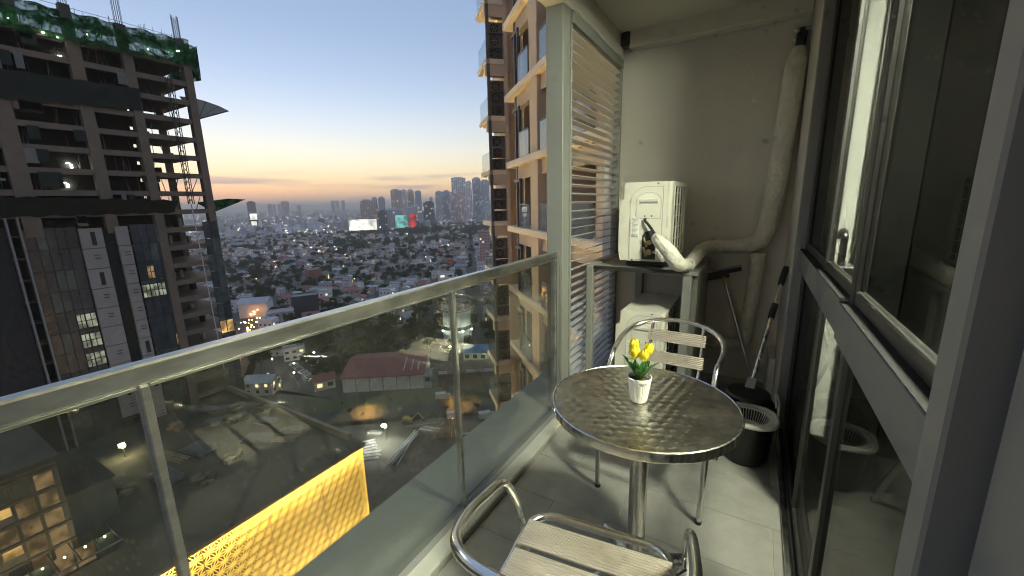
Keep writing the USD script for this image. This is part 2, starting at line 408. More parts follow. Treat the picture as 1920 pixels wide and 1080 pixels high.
def air_unit(label, loc, full):
    """an outdoor air conditioning unit; its pipe side faces -y, its coil guard faces +x"""
    t = thing('air_conditioner', label, 'air conditioner', loc, group=None)
    D, H = 0.60, 0.5
    pts = [(-0.165, 0.0), (0.118, 0.0), (0.118, H), (-0.135, H), (-0.148, H - 0.012), (-0.148, H * 0.80), (-0.178, H * 0.775), (-0.178, 0.06)]
    MB().prism(pts, 0.0, D, 'y').build('casing', 'ac_paint', t)
    m = MB().tube([(0.128, 0.016, 0.004), (0.128, 0.016, H - 0.004)], 0.017, 14).rbox(0.1181, 0.145, 0.014, 0.062, 0.0, H, 0.004).rbox(0.1181, 0.145, D - 0.04, D, 0.0, H, 0.004)
    m.rbox(0.1181, 0.146, 0.0625, D - 0.0405, H - 0.03, H + 0.002, 0.004).rbox(0.1181, 0.146, 0.0625, D - 0.0405, 0.0, 0.02, 0.003).build('corner_cover', 'ac_paint', t)
    # service side panel with its rounded corner, dark gap line round it
    def plate(o): return [(-0.105 - o, 0.012 - o), (0.092 + o, 0.012 - o), (0.092 + o, H - 0.03 + o), (0.0, H - 0.03 + o)] + [(-0.005 + (0.10 + o) * math.cos(a), H - 0.13 + (0.10 + o) * math.sin(a)) for a in np.linspace(PI / 2, PI, 9)]
    MB().prism(plate(0.0022), -0.0035, 0.0, 'y').build('panel_gap', 'print_grey', t)
    MB().prism(plate(0.0), -0.006, 0.001, 'y').build('side_panel', 'ac_paint', t)
    cx, cz = 0.008, H - 0.125
    def cover(o): return [(cx - 0.075 - o, cz - 0.10 - o), (cx + 0.075 + o, cz - 0.10 - o), (cx + 0.075 + o, cz + 0.01)] + [(cx + (0.075 + o) * math.cos(a), cz + 0.01 + (0.05 + o) * math.sin(a)) for a in np.linspace(0, PI, 13)]
    MB().prism(cover(0.002), -0.0075, -0.0055, 'y').build('cover_gap', 'print_grey', t)
    h = MB().prism(cover(0.0), -0.0105, -0.005, 'y').build('handle_cover', 'ac_paint', t)
    MB().prism([(cx - 0.07 * math.cos(a), cz + 0.012 - 0.034 * math.sin(a)) for a in np.linspace(0, 2 * PI, 24, endpoint=False)][::-1], -0.0125, -0.0102, 'y').build('handle', 'ac_grille', h)
    MB().rbox(cx - 0.056, cx + 0.056, -0.0175, -0.0126, cz + 0.004, cz + 0.022, 0.002).build('grip', 'ac_paint', h)
    MB().rbox(cx - 0.056, cx + 0.056, -0.0145, -0.0124, cz - 0.008, cz + 0.0035, 0.001).build('grip_shadow', 'print_grey', h)
    for sx, sz in ((-0.02, -0.085), (0.022, -0.085)):
        MB().cyl((cx + sx, -0.013, cz + sz), (cx + sx, -0.009, cz + sz), 0.005, 10).build('screw', 'ac_dark', h)
    for sx, sz in ((0.06, H - 0.012), (-0.085, 0.006)):
        MB().cyl((sx, -0.003, sz), (sx, 0.001, sz), 0.005, 8).build('screw', 'ac_dark', t)
    MB().rbox(-0.098, -0.046, -0.0085, -0.0055, 0.155, 0.285, 0.001).build('rating_label', 'label_paper', t)
    m = MB()
    for k in range(14):
        m.box(-0.094 + 0.003 * (k % 3), -0.052 - 0.010 * ((k * 7) % 4), -0.0092, -0.0084, 0.172 + 0.0078 * k, 0.1745 + 0.0078 * k)
    m.box(-0.094, -0.052, -0.0092, -0.0084, 0.158, 0.165)
    m.build('label_print', 'print_grey', t)
    # coil side: dark fins behind a white guard
    MB().box(0.1185, 0.124, 0.0625, D - 0.0405, 0.0205, H - 0.0305).build('coil', 'ac_dark', t)
    for y in np.linspace(0.10, D - 0.075, 5):
        MB().rbox(0.138, 0.147, y - 0.008, y + 0.008, 0.0205, H - 0.0305, 0.002).build('guard_bar', 'ac_grille', t)
    for z in np.linspace(0.06, H - 0.07, 6):
        MB().rbox(0.133, 0.1378, 0.063, D - 0.041, z - 0.003, z + 0.003, 0.001).build('guard_wire', 'ac_grille', t)
    for y in (0.1, D - 0.14):
        MB().rbox(-0.15, 0.13, y, y + 0.05, -0.045, 0.0, 0.003).build('foot', 'ac_dark', t)
    # fan outlet on the louvre side
    MB().cyl((-0.1805, D * 0.56, 0.24), (-0.1775, D * 0.56, 0.24), 0.2, 28).build('fan_outlet', 'ac_dark', t)
    if full:
        r = MB().prism([(-0.022, 0.014), (0.062, 0.014), (0.062, 0.185), (0.03, 0.20), (-0.005, 0.19), (-0.022, 0.165)], -0.0085, -0.0055, 'y').build('valve_recess', 'ac_dark', t)
        for z, rr in ((0.125, 0.016), (0.065, 0.02)):
            MB().cyl((0.03, -0.04, z), (0.03, -0.006, z), rr * 0.7, 10).cyl((0.0, -0.028, z), (0.065, -0.028, z), rr * 0.55, 8).cyl((0.03, -0.052, z), (0.03, -0.04, z), rr, 6).cyl((-0.008, -0.028, z + 0.03), (0.012, -0.028, z - 0.03), rr * 0.4, 8).build('service_valve', 'brass', r)
        MB().tube(spline([(-0.008, -0.008, 0.272), (-0.003, -0.03, 0.26), (0.02, -0.035, 0.235), (0.05, -0.05, 0.20), (0.075, -0.06, 0.16)], 6), 0.009, 8).build('cable', 'black_plastic', t, smooth=True)
    return t


air_unit('cream air conditioner outdoor unit on the stand shelf, its valves and label in view', (-0.60, 2.70, 1.0), True)
for dy in (0.1, 0.6):
    pass
air_unit('cream air conditioner outdoor unit on the floor under the shelf, behind the far chair', (-0.60, 2.70, 0.16), False)
t = thing('unit_blocks', 'low dark blocks carrying the lower air conditioner on the floor', 'support blocks', (-0.6, 2.8, 0))
for y in (2.80, 3.16):
    MB().rbox(-0.76, -0.46, y - 0.04, y + 0.06, 0.001, 0.114, 0.004).build('block', 'frame_grey', t, w=True)

# insulated pipes
t = thing('wrapped_pipe', 'thick pipe bundle wrapped in white tape rising from the upper unit to the ceiling corner', 'pipe', (-0.2, 3.2, 1.0))
p = spline([(-0.535, 2.63, 1.165), (-0.50, 2.60, 1.14), (-0.44, 2.585, 1.085), (-0.385, 2.60, 1.01), (-0.345, 2.68, 0.985)], 7)
MB().tube(p, np.interp(np.linspace(0, 1, len(p)), [0, 0.2, 0.55, 0.85, 1], [0.026, 0.038, 0.05, 0.052, 0.044]), 16, flat=0.8).build('taped_bend', 'wrap_tape', t, smooth=True, w=True)
p = spline([(-0.345, 2.70, 0.985), (-0.335, 2.95, 1.0), (-0.32, 3.25, 1.03), (-0.25, 3.385, 1.04), (-0.12, 3.405, 1.045), (-0.02, 3.40, 1.06), (0.045, 3.40, 1.11), (0.075, 3.40, 1.25), (0.098, 3.40, 1.48), (0.115, 3.40, 1.8), (0.128, 3.40, 2.08), (0.138, 3.405, 2.24), (0.142, 3.425, 2.32)], 8)
MB().tube(p, np.interp(np.linspace(0, 1, len(p)), [0, 0.3, 0.5, 0.9, 1], [0.042, 0.05, 0.062, 0.062, 0.04]), 16).build('riser', 'wrap_tape', t, smooth=True, w=True)
MB().tube(spline([(0.142, 3.43, 2.30), (0.15, 3.43, 2.36), (0.152, 3.45, 2.41), (0.152, 3.469, 2.43)], 5), 0.03, 12).build('bare_pipe', 'black_plastic', t, smooth=True, w=True)
for z in (2.385, 2.44):
    MB().tube([(0.15 + 0.035 * math.cos(a), 3.455 + 0.012 * math.sin(a), z + 0.012 * math.sin(a)) for a in np.linspace(0, 2 * PI, 20, endpoint=False)], 0.011, 8, closed=True).build('sleeve_ring', 'wrap_tape', t, smooth=True, w=True)
t = thing('lower_pipe', 'beige insulated pipe dropping along the end wall to the lower unit', 'pipe', (-0.1, 3.4, 0.3))
p = spline([(0.03, 3.41, 1.0), (0.028, 3.415, 0.8), (0.012, 3.42, 0.55), (0.0, 3.42, 0.38), (-0.03, 3.415, 0.305), (-0.10, 3.415, 0.285), (-0.28, 3.415, 0.285), (-0.36, 3.40, 0.29), (-0.38, 3.30, 0.30)], 8)
MB().tube(p, np.interp(np.linspace(0, 1, len(p)), [0, 0.5, 1], [0.052, 0.047, 0.042]), 14).build('insulation', 'wrap_tape', t, smooth=True, w=True)

# ---- cleaning things in the corner
t = thing('squeegee', 'floor squeegee with a black head upside down against the end wall', 'squeegee', (0.086, 3.32, 0.0))
MB().cyl((0.09, 3.30, 0.02), (-0.17, 3.40, 0.80), 0.011, 10).build('handle', 'steel', t, w=True)
MB().cyl((-0.155, 3.395, 0.755), (-0.175, 3.402, 0.815), 0.016, 10).build('socket', 'yellow_grip', t, w=True)
MB().bar((-0.335, 3.385, 0.806), (-0.065, 3.42, 0.878), 0.034, 0.03).build('blade_holder', 'black_plastic', t, w=True)
MB().bar((-0.335, 3.378, 0.79), (-0.21, 3.39, 0.80), 0.012, 0.02).bar((-0.28, 3.395, 0.795), (-0.14, 3.405, 0.83), 0.03, 0.035).build('bracket', 'black_plastic', t, w=True)
MB().bar((-0.34, 3.375, 0.826), (-0.065, 3.41, 0.898), 0.006, 0.022).build('rubber_blade', 'frame_light', t, w=True)
t = thing('mop', 'mop with a steel pole and black grips standing in the black bucket', 'mop', (0.05, 2.6, 0.3))
A = np.array((0.052, 2.56, 0.315)); B = np.array((0.185, 3.02, 0.965))
d = B - A
MB().cyl(A + d * 0.06, A + d * 0.62, 0.0125, 12).build('pole', 'steel', t, w=True)
MB().cyl(A + d * 0.60, A + d * 0.86, 0.0095, 12).build('pole', 'aluminium', t, w=True)
MB().cyl(A + d * 0.555, A + d * 0.675, 0.0185, 12).build('collar', 'black_plastic', t, w=True)
MB().tube([A + d * s for s in (0.84, 0.86, 0.90, 0.96, 0.995, 1.0)], [0.016, 0.0185, 0.019, 0.018, 0.015, 0.006], 12).build('grip', 'black_plastic', t, smooth=True, w=True)
MB().bar(A - d * 0.0, A + d * 0.075, 0.05, 0.03).build('joint', 'frame_light', t, w=True)
MB().lathe([(0, 0), (0.10, 0.0), (0.115, 0.012), (0.108, 0.028), (0.04, 0.045), (0, 0.048)], 24, (0.045, 2.55, 0.272)).build('mop_head', 'black_plastic', t, smooth=40, w=True)
t = thing('mop_bucket', 'black spin mop bucket with a white wringer basket, right of the table', 'bucket', (0.055, 2.46, 0))
m = MB()
def stadium(rx, ry, n=40):
    a = np.arange(n) * 2 * PI / n
    return np.c_[rx * np.sign(np.cos(a)) * np.abs(np.cos(a)) ** 0.8, ry * np.sign(np.sin(a)) * np.abs(np.sin(a)) ** 0.8]
prof = [(0.102, 0.20, 0.0), (0.112, 0.212, 0.02), (0.125, 0.232, 0.2), (0.13, 0.238, 0.245), (0.124, 0.23, 0.245), (0.115, 0.218, 0.18), (0.0, 0.0, 0.17)]
v = np.vstack([np.c_[stadium(a, b), np.full(40, z)] for a, b, z in prof]); f = []
for i in range(len(prof) - 1):
    for k in range(40):
        l = (k + 1) % 40
        f += [(i * 40 + k, i * 40 + l, (i + 1) * 40 + l), (i * 40 + k, (i + 1) * 40 + l, (i + 1) * 40 + k)]
m.raw(v, f).build('body', 'black_plastic', t, smooth=40)
MB().tube(np.c_[stadium(0.127, 0.128, 48) + (0.0, -0.115), np.full(48, 0.25)], 0.0125, 8, closed=True).build('rim', 'white_plastic', t, smooth=True)
b = MB()
for a in np.linspace(0, 2 * PI, 44, endpoint=False):
    b.bar((0.10 * math.cos(a), -0.115 + 0.10 * math.sin(a), 0.25), (0.075 * math.cos(a), -0.115 + 0.075 * math.sin(a), 0.185), 0.0035)
b.tube([(0.074 * math.cos(a), -0.115 + 0.074 * math.sin(a), 0.186) for a in np.linspace(0, 2 * PI, 28, endpoint=False)], 0.005, 6, closed=True)
b.lathe([(0.118, 0.252), (0.098, 0.252), (0.096, 0.245)], 40, (0, -0.115, 0))
b.lathe([(0.0, 0.19), (0.02, 0.2), (0.03, 0.185), (0.073, 0.183)], 24, (0, -0.115, 0))
b.build('wringer_basket', 'white_plastic', t)
MB().tube(spline([(0.135, -0.02, 0.235), (0.140, 0.06, 0.27), (0.125, 0.12, 0.30), (0.128, 0.02, 0.262)], 6), 0.007, 8).build('bucket_handle', 'white_plastic', t, smooth=True)

# ---- the glazed front of the flat
def g_box(m, y0, y1, z0, z1, x0=0.232, x1=0.285, r=0.003):
    return m.rbox(x0, x1, y0, y1, z0, z1, r)
t = thing('door_frame', 'grey metal frame with floor track round the glazed doors', 'door frame', (0.25, 1.7, 0))
MB().rbox(0.205, 0.226, 0.66, 2.785, 0.001, 0.016, 0.002).build('track_rail', 'aluminium', t, w=True)
MB().rbox(0.2275, 0.231, 0.66, 2.785, 0.001, 0.012, 0.001).rbox(0.2312, 0.30, 0.66, 2.785, -0.002, 0.02, 0.002).build('track', 'frame_dark', t, w=True)
MB().rbox(0.2, 0.33, 2.745, 2.789, 0.001, 2.62, 0.003).build('jamb', 'jamb_paint', t, w=True)
MB().rbox(0.2, 0.34, 0.598, 0.655, 0.001, 2.62, 0.004).build('jamb', 'jamb_paint', t, w=True)
MB().rbox(0.232, 0.33, 0.66, 2.744, 2.52, 2.625, 0.004).build('head', 'frame_grey', t, w=True)
t = thing('side_panel_wall', 'flat grey wall panel at the right edge beside the camera', 'wall panel', (0.23, 0, 0))
MB().rbox(0.232, 0.36, -3.0, 0.572, 0.001, 2.62, 0.003).build('panel', 'jamb_paint', t, w=True)
MB().rbox(0.262, 0.34, 0.574, 0.596, 0.001, 2.62, 0.002).build('gap_seal', 'frame_dark', t, w=True)
def sash(name, label, y0, y1, proud, mats, st0, st1):
    """one leaf: two stiles, rails and an upper and a lower pane"""
    x0, x1 = 0.242 - proud, 0.268 - proud
    t = thing(name, label, 'glass door', (0.25, (y0 + y1) / 2, 0))
    g_box(MB(), y0, y0 + st0, 0.021, 2.518, x0, x1).build('stile', mats, t, w=True)
    g_box(MB(), y1 - st1, y1, 0.021, 2.518, x0, x1).build('stile', mats, t, w=True)
    a, b = y0 + st0 + 0.0005, y1 - st1 - 0.0005
    g_box(MB(), a, b, 2.45, 2.518, x0, x1).build('top_rail', mats, t, w=True)
    g_box(MB(), a, b, 0.021, 0.055, x0, x1).build('bottom_rail', mats, t, w=True)
    g_box(MB(), a, b, 1.1085, 1.145, x0 + 0.004, x1).build('sill_rail', 'frame_dark', t, w=True)
    g_box(MB(), y0 + 0.001, y1 - 0.001, 1.0, 1.105, x0 - 0.022, x0 + 0.0125, 0.004).build('mid_rail', 'frame_grey', t, w=True)
    g_box(MB(), y0 + 0.001, y1 - 0.001, 1.1055, 1.1075, x0 - 0.022, x0 + 0.0125, 0.0005).build('rail_cap', 'cap_dark', t, w=True)
    MB().box(x0 + 0.012, x0 + 0.018, a, b, 1.145, 2.45).build('glass_pane', 'door_glass', t, w=True)
    MB().box(x0 + 0.012, x0 + 0.018, a, b, 0.055, 0.999).build('glass_pane', 'door_glass', t, w=True)
    return t
sash('glass_door', 'nearest dark glass door leaf with a grey middle rail, dark room behind it', 0.66, 1.393, 0.006, 'frame_dark', 0.03, 0.045)
sash('glass_door', 'middle glass door leaf with a bright pale room wall seen through it', 1.399, 1.965, -0.001, 'frame_dark', 0.015, 0.012)
sash('glass_door', 'farthest narrow glass leaf next to the end wall corner', 1.971, 2.742, -0.001, 'frame_dark', 0.018, 0.05)

# ---- what the panes show of the room
t = thing('room', 'interior of the flat behind the glass doors', None, kind='structure')
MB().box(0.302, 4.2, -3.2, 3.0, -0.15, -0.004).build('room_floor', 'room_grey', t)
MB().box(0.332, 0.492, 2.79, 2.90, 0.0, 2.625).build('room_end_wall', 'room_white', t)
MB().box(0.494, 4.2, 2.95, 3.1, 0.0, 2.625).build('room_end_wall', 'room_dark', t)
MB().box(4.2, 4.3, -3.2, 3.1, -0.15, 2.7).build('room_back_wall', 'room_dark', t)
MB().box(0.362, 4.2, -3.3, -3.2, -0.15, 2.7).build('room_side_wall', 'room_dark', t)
t = thing('white_door_trim', 'bright white vertical trim seen inside through the middle pane', 'door trim', (0.46, 2.76, 0))
MB().rbox(0.466, 0.490, 2.735, 2.789, 0.0, 2.6, 0.004).build('trim', 'room_white', t, w=True)
MB().rbox(0.452, 0.462, 2.76, 2.789, 0.0, 2.6, 0.002).build('shadow_gap', 'frame_dark', t, w=True)
t = thing('wardrobe', 'dark tall cupboard with a lighter door in the room behind the glass', 'wardrobe', (1.3, 2.6, 0))
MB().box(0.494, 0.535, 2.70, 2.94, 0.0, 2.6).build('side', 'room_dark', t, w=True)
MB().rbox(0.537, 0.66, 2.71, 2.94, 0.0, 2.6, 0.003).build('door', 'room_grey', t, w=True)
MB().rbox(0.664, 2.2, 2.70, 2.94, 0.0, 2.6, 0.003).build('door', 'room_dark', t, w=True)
t = thing('window_blind', 'closed brown-grey blind close behind the farthest pane', 'blind', (0.262, 2.35, 1.3))
MB().rbox(0.2625, 0.2675, 1.992, 2.69, 0.03, 2.51, 0.001).build('cloth', 'blind', t, w=True)
t = thing('curtain', 'narrow pale curtain edge hanging inside behind the nearest pane', 'curtain', (0.86, 2.6, 1.3))
m = MB()
for k in range(4):
    m.cyl((0.835 + 0.017 * k, 2.66 + 0.012 * (k % 2), 0.05), (0.835 + 0.017 * k, 2.66 + 0.012 * (k % 2), 2.55), 0.012, 8)
m.build('folds', 'curtain_cloth', t, w=True)
t = thing('water_tap', 'small grey hooked tap on a counter behind the middle pane', 'tap', (0.305, 2.05, 1.1))
MB().tube(spline([(0.305, 2.05, 1.11), (0.305, 2.05, 1.20), (0.305, 2.045, 1.235), (0.305, 2.09, 1.25), (0.305, 2.13, 1.24), (0.305, 2.135, 1.215)], 6), 0.012, 10).build('spout', 'tap_metal', t, smooth=True, w=True)
MB().rbox(0.29, 0.35, 1.99, 2.14, 1.09, 1.12, 0.004).build('base', 'tap_metal', t, w=True)
t = thing('ceiling_lamp', 'bright round lamp on the room ceiling behind the glass', 'lamp', (0.80, 1.22, 2.45))
MB().lathe([(0.0, 0.03), (0.2, 0.03), (0.21, 0.06), (0.21, 0.18), (0, 0.18)], 24).build('base', 'white_plastic', t)
MB().lathe([(0, -0.06), (0.1, -0.05), (0.17, -0.02), (0.19, 0.029), (0, 0.029)], 24).build('diffuser', 'lamp_glow', t, smooth=True)

# ---- table
t = thing('bistro_table', 'round steel bistro table with a swirl-patterned top in the middle of the balcony', 'table', (-0.283, 1.325, 0))
# sheet stamped with rows of shallow overlapping scales
st = 0.0028; gx = np.arange(-0.30, 0.3001, st); GX, GY = np.meshgrid(gx, gx, indexing='ij')
ca, sa = math.cos(0.35), math.sin(0.35); RX, RY = GX * ca + GY * sa, -GX * sa + GY * ca; pitch = 0.037; hy = pitch * 0.866
best = np.full(GX.shape, 9.0); lean_ = np.zeros(GX.shape)
for o in (-1, 0, 1):
    row = np.round(RY / hy) + o; cx_ = (np.round(RX / pitch - 0.5 * (row % 2)) + 0.5 * (row % 2)) * pitch; cy_ = row * hy
    dd = np.hypot(RX - cx_, RY - cy_); k_ = dd < best; best = np.where(k_, dd, best); lean_ = np.where(k_, RY - cy_, lean_)
ht = 0.0019 * np.clip(1 - best / (pitch * 0.58), 0, 1) ** 0.8 + 0.03 * lean_
ht = ht - ht.min(); idx = np.arange(GX.size).reshape(GX.shape); keep_ = np.hypot(GX, GY) < 0.2988
q4 = np.stack([idx[:-1, :-1], idx[1:, :-1], idx[1:, 1:], idx[:-1, 1:]], -1).reshape(-1, 4); ok_ = keep_.ravel()[q4].all(1); q4 = q4[ok_]
vv = np.c_[GX.ravel(), GY.ravel(), 0.7181 + ht.ravel()]; used = np.unique(q4); mp_ = np.full(len(vv), -1); mp_[used] = np.arange(len(used))
MB().raw(vv[used], np.vstack([mp_[q4][:, [0, 1, 2]], mp_[q4][:, [0, 2, 3]]])).lathe([(0, 0.7), (0.296, 0.7), (0.2992, 0.7176), (0, 0.7176)], 72).build('tabletop', 'swirl_steel', t, smooth=True)
MB().lathe([(0.299, 0.7192), (0.301, 0.7215), (0.3055, 0.7195), (0.307, 0.714), (0.3065, 0.694), (0.304, 0.689), (0.30, 0.690), (0.298, 0.70)], 96).build('rim_band', 'steel', t, smooth=50)
MB().cyl((0, 0, 0.03), (0, 0, 0.69), 0.031, 28).build('pedestal', 'steel', t, smooth=40)
MB().bar((-0.2, 0, 0.68), (0.2, 0, 0.68), 0.05, 0.02).bar((0, -0.2, 0.679), (0, 0.2, 0.679), 0.05, 0.02).build('top_bracket', 'steel', t)
for k in range(4):
    a = k * PI / 2 + PI / 4
    MB().tube(spline([(0.02 * math.cos(a), 0.02 * math.sin(a), 0.05), (0.14 * math.cos(a), 0.14 * math.sin(a), 0.04), (0.235 * math.cos(a), 0.235 * math.sin(a), 0.018)], 5), [0.022] * 6 + [0.017] * 5, 10).build('foot', 'steel', t, smooth=True)

# ---- tulips
t = thing('tulip_pot', 'white pot of yellow tulips on the table', 'potted plant', (-0.293, 1.315, 0.7225))
nn = 44; prof = [(0.0, 0.0), (0.024, 0.0), (0.0275, 0.006), (0.033, 0.045), (0.0368, 0.076), (0.0395, 0.077), (0.0402, 0.087), (0.038, 0.088), (0.0355, 0.08), (0.034, 0.074)]
m = MB().lathe(prof, 72); v = m.v[0]
ang = np.arctan2(v[:, 1], v[:, 0]); rr = np.hypot(v[:, 0], v[:, 1]); rib = (v[:, 2] > 0.008) & (v[:, 2] < 0.0765) & (rr > 0.026)
v[rib, :2] *= (1 + 0.022 * np.sign(np.sin(36 * ang[rib])))[:, None]
m.build('pot', 'pot_white', t)
MB().lathe([(0, 0.082), (0.02, 0.081), (0.0345, 0.0745)], 24).build('moss', 'moss_brown', t, smooth=True)
r2 = random.Random(5)
for k, (dx, dy, hz, s, ln) in enumerate([(-0.019, -0.006, 0.150, 1.0, -0.15), (0.014, -0.012, 0.148, 0.9, 0.1), (-0.026, 0.014, 0.168, 0.95, -0.2), (0.024, 0.012, 0.165, 0.9, 0.2)]):
    f = MB()
    for j in range(6):
        a0 = j * PI / 3 + 0.3 * k; inner = j % 2
        g = []
        for u in np.linspace(0, 1, 7):
            R = (0.0165 * math.sin(PI * min(1, 0.08 + u * 0.86)) ** 0.6 + 0.002) * (0.9 if inner else 1.0) * s
            wdt = 1.15 * math.sin(PI * (0.12 + 0.84 * u)) ** 0.7
            for q in (-1, -0.4, 0.4, 1):
                a = a0 + q * wdt * 0.62
                g.append((R * math.cos(a), R * math.sin(a), 0.046 * u * s + 0.002 * (1 - abs(q)) * u))
        g = np.array(g) + (dx, dy, hz)
        ff = []
        for i in range(6):
            for q in range(3):
                ff += [(i * 4 + q, i * 4 + q + 1, i * 4 + q + 5), (i * 4 + q, i * 4 + q + 5, i * 4 + q + 4)]
        f.raw(g, ff)
    fl = f.build('tulip_flower', 'petal', t, smooth=True)
    MB().tube(spline([(dx * 0.35, dy * 0.35, 0.078), (dx * 0.7, dy * 0.8, hz - 0.035), (dx, dy, hz + 0.002)], 4), 0.0022, 6).build('stem', 'leaf_green', fl, smooth=True)
for k in range(9):
    a = k * 2.4 + 0.4; L = 0.062 + 0.028 * r2.random(); w = 0.0085 + 0.004 * r2.random(); lean = 0.32 + 0.45 * r2.random()
    dirv = np.array((math.cos(a), math.sin(a), 0)); side = np.array((-math.sin(a), math.cos(a), 0)); g = []
    for u in np.linspace(0, 1, 7):
        c = dirv * (0.008 + L * lean * u * (0.6 + 0.4 * u)) + np.array((0, 0, 0.077 + L * (u - 0.22 * u * u)))
        ww = w * math.sin(PI * (0.14 + 0.86 * u)) ** 0.8 + 0.0003
        g += [c - side * ww + dirv * -0.002, c + dirv * 0.002, c + side * ww - dirv * 0.002]
    ff = []
    for i in range(6):
        for q in range(2):
            ff += [(i * 3 + q, i * 3 + q + 1, i * 3 + q + 4), (i * 3 + q, i * 3 + q + 4, i * 3 + q + 3)]
    MB().raw(g, ff).build('leaf', 'leaf_green', t, smooth=True)


# ---- chairs
def chair(label, loc, rot):
    t = thing('bistro_chair', label, 'chair', loc, rot, group='aluminium chairs at the table')
    R = 0.0125
    left = [(-0.232, 0.235, 0.0), (-0.236, 0.225, 0.2), (-0.238, 0.19, 0.40), (-0.236, 0.135, 0.52), (-0.235, 0.075, 0.615), (-0.237, 0.03, 0.652), (-0.242, -0.03, 0.664), (-0.243, -0.12, 0.682), (-0.22, -0.215, 0.705), (-0.165, -0.275, 0.727), (-0.085, -0.305, 0.742), (0, -0.313, 0.746)]
    path = left + [(-x, y, z) for x, y, z in left[-2::-1]]
    MB().tube(spline(path, 5), R, 12).build('arm_frame', 'aluminium', t, smooth=True)
    for s in (-1, 1):
        MB().tube(spline([(s * 0.205, 0.08, 0.418), (s * 0.215, -0.05, 0.40), (s * 0.224, -0.2, 0.2), (s * 0.23, -0.3, 0.0)], 6), R * 0.95, 10).build('rear_leg', 'aluminium', t, smooth=True)
        MB().tube(spline([(s * 0.125, -0.175, 0.43), (s * 0.13, -0.225, 0.52), (s * 0.13, -0.265, 0.64), (s * 0.128, -0.288, 0.735)], 6), 0.0095, 10).build('back_upright', 'aluminium', t, smooth=True)
        MB().cyl((s * 0.20, 0.13, 0.43), (s * 0.237, 0.175, 0.43), 0.008, 8).build('joint', 'aluminium', t)
    c = 0.075; w, d0, d1 = 0.205, -0.185, 0.215
    loop = []
    for cx, cy, a0 in ((w - c, d1 - c, 0), (-w + c, d1 - c, PI / 2), (-w + c, d0 + c, PI), (w - c, d0 + c, 1.5 * PI)):
        loop += [(cx + c * math.cos(a), cy + c * math.sin(a), 0.43) for a in np.linspace(a0, a0 + PI / 2, 7)]
    MB().tube(loop, R, 12, closed=True).build('seat_frame', 'aluminium', t, smooth=True)

    def ridged(w_, n):
        """cross-section of a ridged strip: y along its width, z its height"""
        top = []
        for k in range(n):
            y = -w_ / 2 + w_ * k / n; s = w_ / n
            top += [(y + 0.08 * s, 0.0012), (y + 0.3 * s, 0.0034), (y + 0.62 * s, 0.0034), (y + 0.84 * s, 0.0012)]
        return top
    def strip(w_, n, half, place):
        top = ridged(w_, n); m = MB(); P = np.array(top); q = len(P)
        v = []
        for x in (-half, half):
            v += [place(x, y, z) for y, z in P] + [place(x, y, -0.004) for y, z in P]
        f = []
        for k in range(q - 1):
            f += [(k, k + 1, 2 * q + k + 1), (k, 2 * q + k + 1, 2 * q + k), (q + k, 3 * q + k, 3 * q + k + 1), (q + k, 3 * q + k + 1, q + k + 1)]
        for b in (0, 2 * q):
            for k in range(q - 1):
                f += [(b + k, b + q + k, b + q + k + 1), (b + k, b + q + k + 1, b + k + 1)]
        f += [(0, 2 * q, 3 * q), (0, 3 * q, q), (q - 1, 2 * q - 1, 4 * q - 1), (q - 1, 4 * q - 1, 3 * q - 1)]
        return m.raw(v, f)
    for k, yc in enumerate((0.112, 0.0, -0.112)):
        hw = 0.203 if k < 3 else 0.18
        strip(0.098, 11, hw, lambda x, y, z, yc=yc: (x, yc + y, 0.446 + z - 0.012 * max(0, (yc + y) * 0)),).build('seat_slat', 'slat_metal', t)
    for z0, y0 in ((0.665, -0.278), (0.555, -0.242)):
        strip(0.062, 7, 0.145, lambda x, y, z, z0=z0, y0=y0: (x, y0 - y * -0.0 - 0.30 * y + z + 0.014 - 0.25 * 0, z0 + y)).build('back_slat', 'slat_metal', t)
    for s in (-1, 1):
        for yy in (0.235, -0.3):
            MB().cyl((s * 0.2305, yy, 0.0), (s * 0.2315, yy, 0.014), 0.0145, 10).build('foot_cap', 'black_plastic', t)
    return t


chair('aluminium slatted armchair seen from behind at the near side of the table', (-0.296, 0.805, 0.0), math.radians(7))
chair('aluminium slatted armchair at the far side of the table, facing the camera', (-0.327, 1.965, 0.0), math.radians(180 - 2.5))

# ================================================================ the building site across the street
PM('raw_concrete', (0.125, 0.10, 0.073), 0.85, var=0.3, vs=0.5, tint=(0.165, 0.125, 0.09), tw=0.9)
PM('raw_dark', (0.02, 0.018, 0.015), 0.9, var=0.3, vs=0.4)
PM('precast', (0.29, 0.265, 0.24), 0.8, var=0.12, vs=0.6)
PM('slot_dark', (0.02, 0.02, 0.02), 0.8)
PM('net_dark', (0.011, 0.017, 0.012), 0.9, var=0.4, vs=1.2)
M['net_sheet'] = usdkit.material(stage, '/World/Looks/net_sheet', {'d': ('diffuse_bsdf', {'color': (0.4, 0.41, 0.4)}), 't': ('translucent_bsdf', {'color': (0.55, 0.57, 0.55)}), 'm': ('mix_closure', {'fac': 0.65})},
    [('d.BSDF', 'm.closure1'), ('t.BSDF', 'm.closure2')], surface='m.closure')
PM('curtain_glass', (0.03, 0.034, 0.036), 0.12, var=0.5, vs=0.5, spec=0.8, spread=0.3)
PM('curtain_glass_green', (0.05, 0.065, 0.06), 0.2, var=0.5, vs=0.5, spec=0.8)
PM('fin_metal', (0.22, 0.22, 0.21), 0.5, var=0.1, vs=2)
PM('steel_dark', (0.06, 0.055, 0.05), 0.7, 0.3)
PM('scaffold', (0.16, 0.15, 0.13), 0.6, 0.4)
PM('site_white', (0.5, 0.5, 0.48), 0.8)
PM('roof_membrane', (0.075, 0.07, 0.045), 0.85, var=0.35, vs=0.35, tint=(0.06, 0.06, 0.05), tw=0.9)
